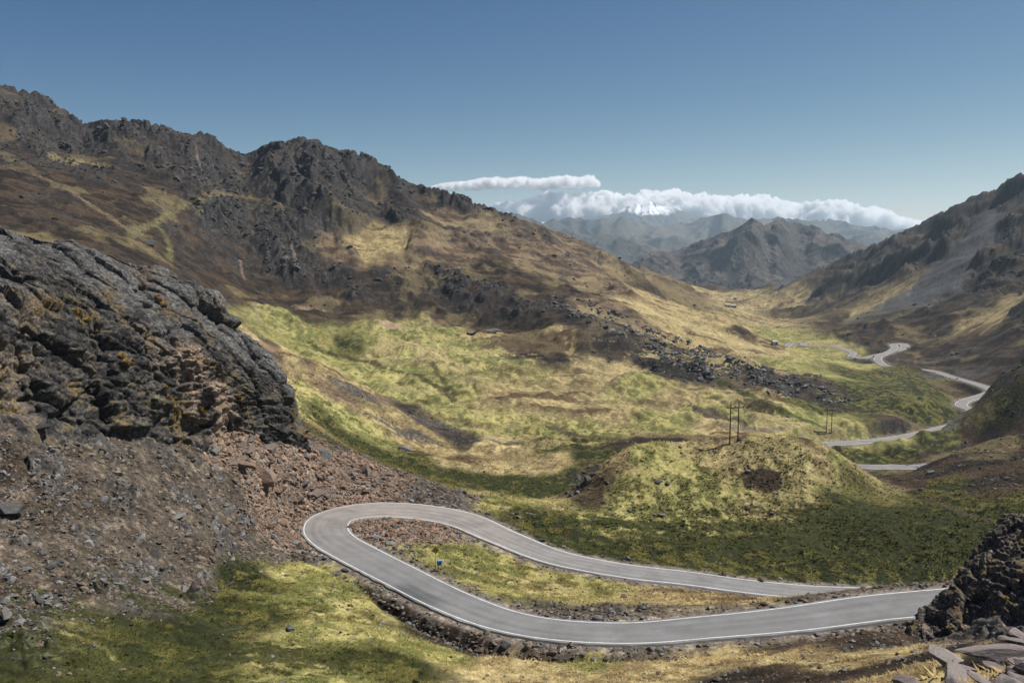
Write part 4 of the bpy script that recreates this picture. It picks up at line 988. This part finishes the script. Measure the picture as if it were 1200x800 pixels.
for p in poly_sample(TALUS, 115):
    g = hit(*p)
    if off_road(g): put_rock('rock', 'talus' if rng.random() < .8 else 'grey', g, float(np.clip(rng.lognormal(-.2, .55), .4, 2.8)), 'angular rusty block in the rockfall above the hairpin bend', 'rock', 'rockfall blocks above the hairpin', None, .6, (1, rng.uniform(.6, .9), rng.uniform(.5, .85)))
for p in poly_sample([(0,510),(150,530),(260,560),(330,640),(345,668),(270,690),(180,715),(0,750)], 55):
    put_rock('rock', 'dark' if rng.random() < .5 else 'grey', hit(*p), float(np.clip(rng.lognormal(-.75, .45), .3, 1.3)), 'grey stone half buried in the brown scree slope on the left', 'rock', 'stones on the left scree slope', None, .3, (1.2, .8, .45))
TONGUE = [(640,345),(690,352),(740,372),(790,395),(840,412),(880,428),(930,440),(975,458),(1008,470),(1000,478),(960,474),(900,462),(850,448),(800,432),(750,408),(700,385),(650,362)]
for p in poly_sample(TONGUE, 75):
    put_rock('boulder', 'grey' if rng.random() < .65 else 'dark', hit(*p), float(np.clip(rng.lognormal(.42, .4), .9, 3.6)), 'grey boulder in the long boulder stream across the slope', 'boulder', 'boulders of the boulder stream', None, .5, (1, .8, .7))
rng = np.random.default_rng(45)
for p in poly_sample([(1040,800),(1085,785),(1150,770),(1200,748),(1260,750),(1260,820),(1040,820)], 26):
    g = hit(*p); put_rock('rock_slab', 'slab', g, float(rng.uniform(11, 30) * g[1] / 1000), 'mauve slate slab in the heap at the lower right corner', 'rock slab', 'slate slabs in the lower right corner', None, .35, (1, .8, .8), None, .2)
g = hit(1172, 782); put_rock('rock_slab', 'slab', g, .042 * float(g[1]), 'largest pale slab tilted up on the heap at the lower right', 'rock slab', None, -.5, .1, (1.25, .7, .9), 2, .0)
for k in range(34):
    j = int(np.argmin(np.abs(RS - rng.uniform(SL0 - 6, SL1 - 4)))); o_s = outer_sign * (ROAD[j, 3] + rng.uniform(2.6, 4.6)); x, y = ROAD[j, :2] + RN[j] * o_s
    put_rock('rock', 'talus' if rng.random() < .5 else 'grey', (x, y, float(ground(x, y))), float(rng.uniform(.3, .8)), 'stone set in the earth bank under the lower road', 'rock', 'stones in the bank below the road', None, .3, (1, .8, .7))
for px, py, s_ in [(664,578,1.5),(671,570,1.7),(678,562,1.9),(685,554,1.7),(692,548,1.5),(680,572,1.4),(688,564,1.6),(697,556,1.3),(703,547,1.2),(670,580,1.2),(694,540,1.1)]:
    put_rock('rock', 'dark', hit(px, py), s_, 'dark rock of the small broken face at the left end of the grassy knoll', 'rock', 'dark rocks of the knoll face', None, .4, (1, .8, .85), None, .38)
rng = np.random.default_rng(57)
def scatter(name, pos, size, tint, base=ICO1, npro=12, mat=None, flat=(1, .8, .6)):
    pr = [rock_shape(900 + i, base, 7, 0, flat) for i in range(npro)]
    nv = len(base[0]); n = len(pos); Vall = np.empty((n, nv, 3), np.float32)
    a = rng.uniform(0, 6.283, n); k = rng.integers(npro, size=n)
    PV = np.stack([p[0] for p in pr])[k] * (size[:, None, None] * rng.uniform(.7, 1.2, (n, 1, 3)))
    ca, sa = np.cos(a)[:, None], np.sin(a)[:, None]
    Vall[..., 0] = PV[..., 0] * ca - PV[..., 1] * sa; Vall[..., 1] = PV[..., 0] * sa + PV[..., 1] * ca; Vall[..., 2] = PV[..., 2] + .35 * (PV[..., 0] * rng.uniform(-1, 1, (n, 1)))
    Vall += pos[:, None, :]
    Fc = (base[1][None] + (np.arange(n) * nv)[:, None, None]).reshape(-1, 3)
    C_ = np.repeat(np.concatenate([tint, np.ones((n, 1))], 1)[:, None], nv, 1)
    me = make_mesh(name, Vall.reshape(-1, 3), Fc.astype(np.int32), False, {'albedo': ('FLOAT_COLOR', C_)})
    o = link(name, me, mat); o['kind'] = 'stuff'; return o
def vc_mat(name, sc, bmp):
    m, nt, b = new_mat(name); N = NB(nt); n = N.noise(N.pos(), sc, 4, .65)
    nt.links.new(N.mix(1.0, N.attr('albedo').outputs['Color'], N.mapr(n, .3, .7, .7, 1.3), 'MULTIPLY'), b.inputs['Base Color']); b.inputs['Roughness'].default_value = .95; b.inputs['Specular IOR Level'].default_value = .1
    if bmp: N.bump(n, bmp, .05, b)
    return m
M_SMALL = vc_mat('loose_stones', 6, .4)
def pick(weight, n):
    w = weight.ravel().astype(np.float64); cs = np.cumsum(w); r = np.searchsorted(cs, rng.uniform(0, cs[-1], n)); r = np.minimum(r, w.size - 1)
    jit = P.reshape(-1, 3)[r].copy(); jit[:, 0] += rng.normal(0, .0006, n) * jit[:, 1]; jit[:, 1] *= 1 + rng.normal(0, .0012, n)
    jit[:, 2] = ground(jit[:, 0], jit[:, 1]); return r, jit
clr = (dmin > hwid + .75)
vis = (QH >= QMAX - .0015) & (np.abs(AA) < .68)
clump = sstep(.35, .75, .5 * f_b + .5 * f_a)
grey_t = lambda n: rng.uniform(.05, .20, (n, 1)) * np.array([1, .97, .93]); 
wgt = vis * clr * (YY < 270) * (wS * (.08 + .6 * clump * clump) * sstep(60, 75, YY) + .8 * wP + .07 * wB + .5 * np.clip(ditch, 0, 1) + .012 * (wG + wT) + shoulder * .28 * clump)
r, pp = pick(wgt, 21000)
sz = np.clip(rng.lognormal(-1.75, .55, len(r)), .07, .8).astype(np.float32) * np.clip(pp[:, 1] / 110, .4, 1.5)
pk = (wP.ravel()[r] > .4)[:, None]
tint = np.where(pk & (rng.random((len(r), 1)) < .75), rng.uniform(.6, 1.3, (len(r), 1)) * np.array([.21, .145, .105]), np.where(rng.random((len(r), 1)) < .5, grey_t(len(r)), rng.uniform(.5, 1.3, (len(r), 1)) * np.array([.13, .10, .075])))
pp[:, 2] += sz * .12
scatter('loose_stones', pp.astype(np.float32), sz, tint, ICO1, 12, M_SMALL)
# far scree and boulder-stream rubble
wf = vis * (YY > 280) * (YY < 1300) * (ROCK ** 2) * (wR * 1. + wB * .25 + wX * .2) * (.02 + outc * clump + .3 * clump ** 3)
r, pp = pick(wf, 6500); sz = np.clip(rng.lognormal(-.4, .6, len(r)), .3, 2.8) * np.clip(pp[:, 1] / 600, .6, 1.6); t1 = rng.uniform(.025, .09, (len(r), 1)) * np.array([1, .96, .93])
tp = poly_sample(TONGUE, 2400); tp = tp[fbm2(tp[:, 0] / 26, tp[:, 1] / 12, 3, 555) > .12]; tpos = np.array([hit(*p) for p in tp]); tpos[:, :2] += rng.normal(0, 1.2, (len(tpos), 2)); tpos[:, 2] = ground(tpos[:, 0], tpos[:, 1]); ts = np.clip(rng.lognormal(-.1, .5, len(tpos)), .35, 2.0)
scatter('far_rubble', np.concatenate([pp, tpos]).astype(np.float32), np.concatenate([sz, ts]).astype(np.float32), np.concatenate([t1, grey_t(len(tpos)) * .85]), ICO1, 12, M_SMALL)

# ------------------------------------------------------------------ short bunch grass: one mesh of countless tufts
M_TUFT = vc_mat('bunch_grass', 3, 0)
def tufts(name, pos, hgt, tint, nb=6):
    n = len(pos); a = rng.uniform(0, 6.283, (n, nb)); lean = rng.uniform(.5, 1.7, (n, nb)); hh = hgt[:, None] * rng.uniform(.6, 1.2, (n, nb)); w_ = hh * .22
    dx, dy = np.cos(a), np.sin(a); V = np.empty((n, nb, 3, 3), np.float32); b0 = pos[:, None, :] + np.stack([dx * hh * .25, dy * hh * .25, 0 * dx - .03], -1)
    V[:, :, 0] = b0 + np.stack([-dy * w_, dx * w_, 0 * dx], -1); V[:, :, 1] = b0 - np.stack([-dy * w_, dx * w_, 0 * dx], -1)
    V[:, :, 2] = b0 + np.stack([dx * hh * lean, dy * hh * lean, hh * .7], -1)
    C_ = np.repeat(np.concatenate([tint, np.ones((n, 1))], 1)[:, None], nb * 3, 1)
    me = make_mesh(name, V.reshape(-1, 3), np.arange(n * nb * 3, dtype=np.int32).reshape(-1, 3), False, {'albedo': ('FLOAT_COLOR', C_)})
    o = link(name, me, M_TUFT); o['kind'] = 'stuff'; return o
wt2 = vis * (dmin > hwid + 2.2) * (YY < 330) * (wG + wD * 1.1 + .55 * wT + .35 * wB + .12 * wS) * (1 - shoulder) * (1 - np.clip(ditch, 0, 1)) * sstep(.25, .6, .6 * f_b + .4 * f_a)
r, pp = pick(wt2, 200000)
alb_t = ALB.reshape(-1, 3)[r] * rng.uniform(.95, 1.6, (len(r), 1)) * np.array([1.05, 1.0, .9])
tufts('grass', pp.astype(np.float32), (np.clip(rng.lognormal(-1.6, .42, len(r)), .1, .6) * np.clip(pp[:, 1] / 130, .45, 1.25)).astype(np.float32), np.clip(alb_t, .01, .5))

# ------------------------------------------------------------------ golden tussocks on the crags
M_ICHU = simple_mat('golden_straw', (.34, .215, .06), .9, .25, 2, 0, 0, True, (.20, .135, .04))
def tussock_mesh(seed):
    r = np.random.default_rng(seed); Vs, Fs = [], []; off = 0
    for i in range(150):
        a = r.uniform(0, 6.283); rr = r.uniform(0, .35) ; h = r.uniform(.6, 1.15); ln = r.uniform(.15, .8) * h; w_ = .035
        b0 = np.array([rr * math.cos(a), rr * math.sin(a), -.1]); d = np.array([math.cos(a), math.sin(a), 0]); sdv = np.array([-d[1], d[0], 0]) * w_
        m_ = b0 + d * ln * .35 + [0, 0, h * .7]; t_ = b0 + d * ln + [0, 0, h * (.85 - .25 * ln)]
        Vs += [b0 - sdv, b0 + sdv, m_ - sdv * .8, m_ + sdv * .8, t_]; Fs += [(off, off + 1, off + 3, off + 2), (off + 2, off + 3, off + 4)]; off += 5
    me = make_mesh('grass_tussock', np.array(Vs), Fs, False); me.materials.append(M_ICHU); return me
TM = [tussock_mesh(i) for i in range(4)]
def tussock(sh, px, py, s, label, group):
    g = sh.hit(px, py); o = bpy.data.objects.new('grass_tussock', TM[rng.integers(4)]); COL.objects.link(o); o.location = [float(c) for c in g]; o.scale = (s, s, s * .9); o.rotation_euler = (rng.uniform(.1, .4), rng.uniform(-.2, .2), rng.uniform(0, 6.28)); tag(o, label, 'grass tussock', group)
for px, py, s in [(93,366,1.1),(98,370,1.2),(103,374,1.0),(96,378,.8),(188,352,1.1),(194,356,1.2),(186,345,.8),(146,418,1.0),(150,424,.9),(156,430,.8),(196,455,1.1),(200,466,1.3),(206,476,1.3),(212,486,1.2),(205,492,1.1),(222,490,1.0),(236,478,1.1),(242,484,1.0),(243,425,.9),(250,430,.8),(232,424,.7),(283,472,1.0),(287,478,1.1),(291,486,1.1),(282,466,.8),(128,402,.7),(120,450,.7),(204,500,.9),(364,510,1.0),(360,502,.9)]:
    tussock(SH_L, px, py, s, 'golden straw-coloured grass tussock growing on the left crag', 'golden tussocks on the left crag')
for px, py, s in [(1160,665,.5),(1152,672,.45),(1168,655,.4),(1140,690,.4),(1180,700,.45),(1165,720,.4),(1110,735,.4)]:
    tussock(SH_R, px, py, s, 'yellowish grass tussock growing on the right-hand rocky knob', 'tussocks on the right knob')


# ------------------------------------------------------------------ camera, light, sky
cam = bpy.data.cameras.new('camera'); cam.lens = 30; cam.sensor_width = 36; cam.clip_start = .5; cam.clip_end = 200000
co = bpy.data.objects.new('camera', cam); COL.objects.link(co); co.rotation_euler = (math.pi / 2 - PITCH, 0, 0); scene.camera = co
SUN_EL, SUN_AZ = math.radians(55), math.radians(72)       # azimuth clockwise from +Y
sl = bpy.data.lights.new('sun', 'SUN'); sl.energy = 5.0; sl.angle = math.radians(.53); sl.color = (1, .955, .88)
so = bpy.data.objects.new('sun', sl); COL.objects.link(so)
d = Vector((math.cos(SUN_EL) * math.sin(SUN_AZ), math.cos(SUN_EL) * math.cos(SUN_AZ), math.sin(SUN_EL)))
so.rotation_euler = d.to_track_quat('Z', 'Y').to_euler()
w = bpy.data.worlds.new('World'); scene.world = w; w.use_nodes = True
nt = w.node_tree; bg = nt.nodes['Background']; sk = nt.nodes.new('ShaderNodeTexSky'); sk.sky_type = 'NISHITA'; sk.sun_disc = False
sk.sun_elevation = SUN_EL; sk.sun_rotation = SUN_AZ; sk.altitude = 4200; sk.air_density = .8; sk.dust_density = 5.0; sk.ozone_density = .7
sp = nt.nodes.new('ShaderNodeSeparateColor'); cb = nt.nodes.new('ShaderNodeCombineColor'); nt.links.new(sk.outputs[0], sp.inputs[0])
for ch, (ex_, k_) in enumerate(((1.75, .50), (1.25, .83), (.74, 1.62))):           # grade of the whole sky: contrast per channel
    pw = nt.nodes.new('ShaderNodeMath'); pw.operation = 'POWER'; nt.links.new(sp.outputs[ch], pw.inputs[0]); pw.inputs[1].default_value = ex_
    ml = nt.nodes.new('ShaderNodeMath'); ml.operation = 'MULTIPLY'; nt.links.new(pw.outputs[0], ml.inputs[0]); ml.inputs[1].default_value = k_; nt.links.new(ml.outputs[0], cb.inputs[ch])
nt.links.new(cb.outputs[0], bg.inputs[0]); bg.inputs[1].default_value = .05
vs = scene.view_settings; vs.view_transform = 'Standard'; vs.look = 'None'; vs.exposure = 0.5; vs.gamma = 1
cy = scene.cycles
cy.use_denoising = True; cy.denoising_prefilter = 'ACCURATE'; cy.max_bounces = 5; cy.diffuse_bounces = 2; cy.glossy_bounces = 2; cy.transmission_bounces = 2; cy.volume_bounces = 14
cy.use_adaptive_sampling = True
print('script', round(time.time() - T0, 1))
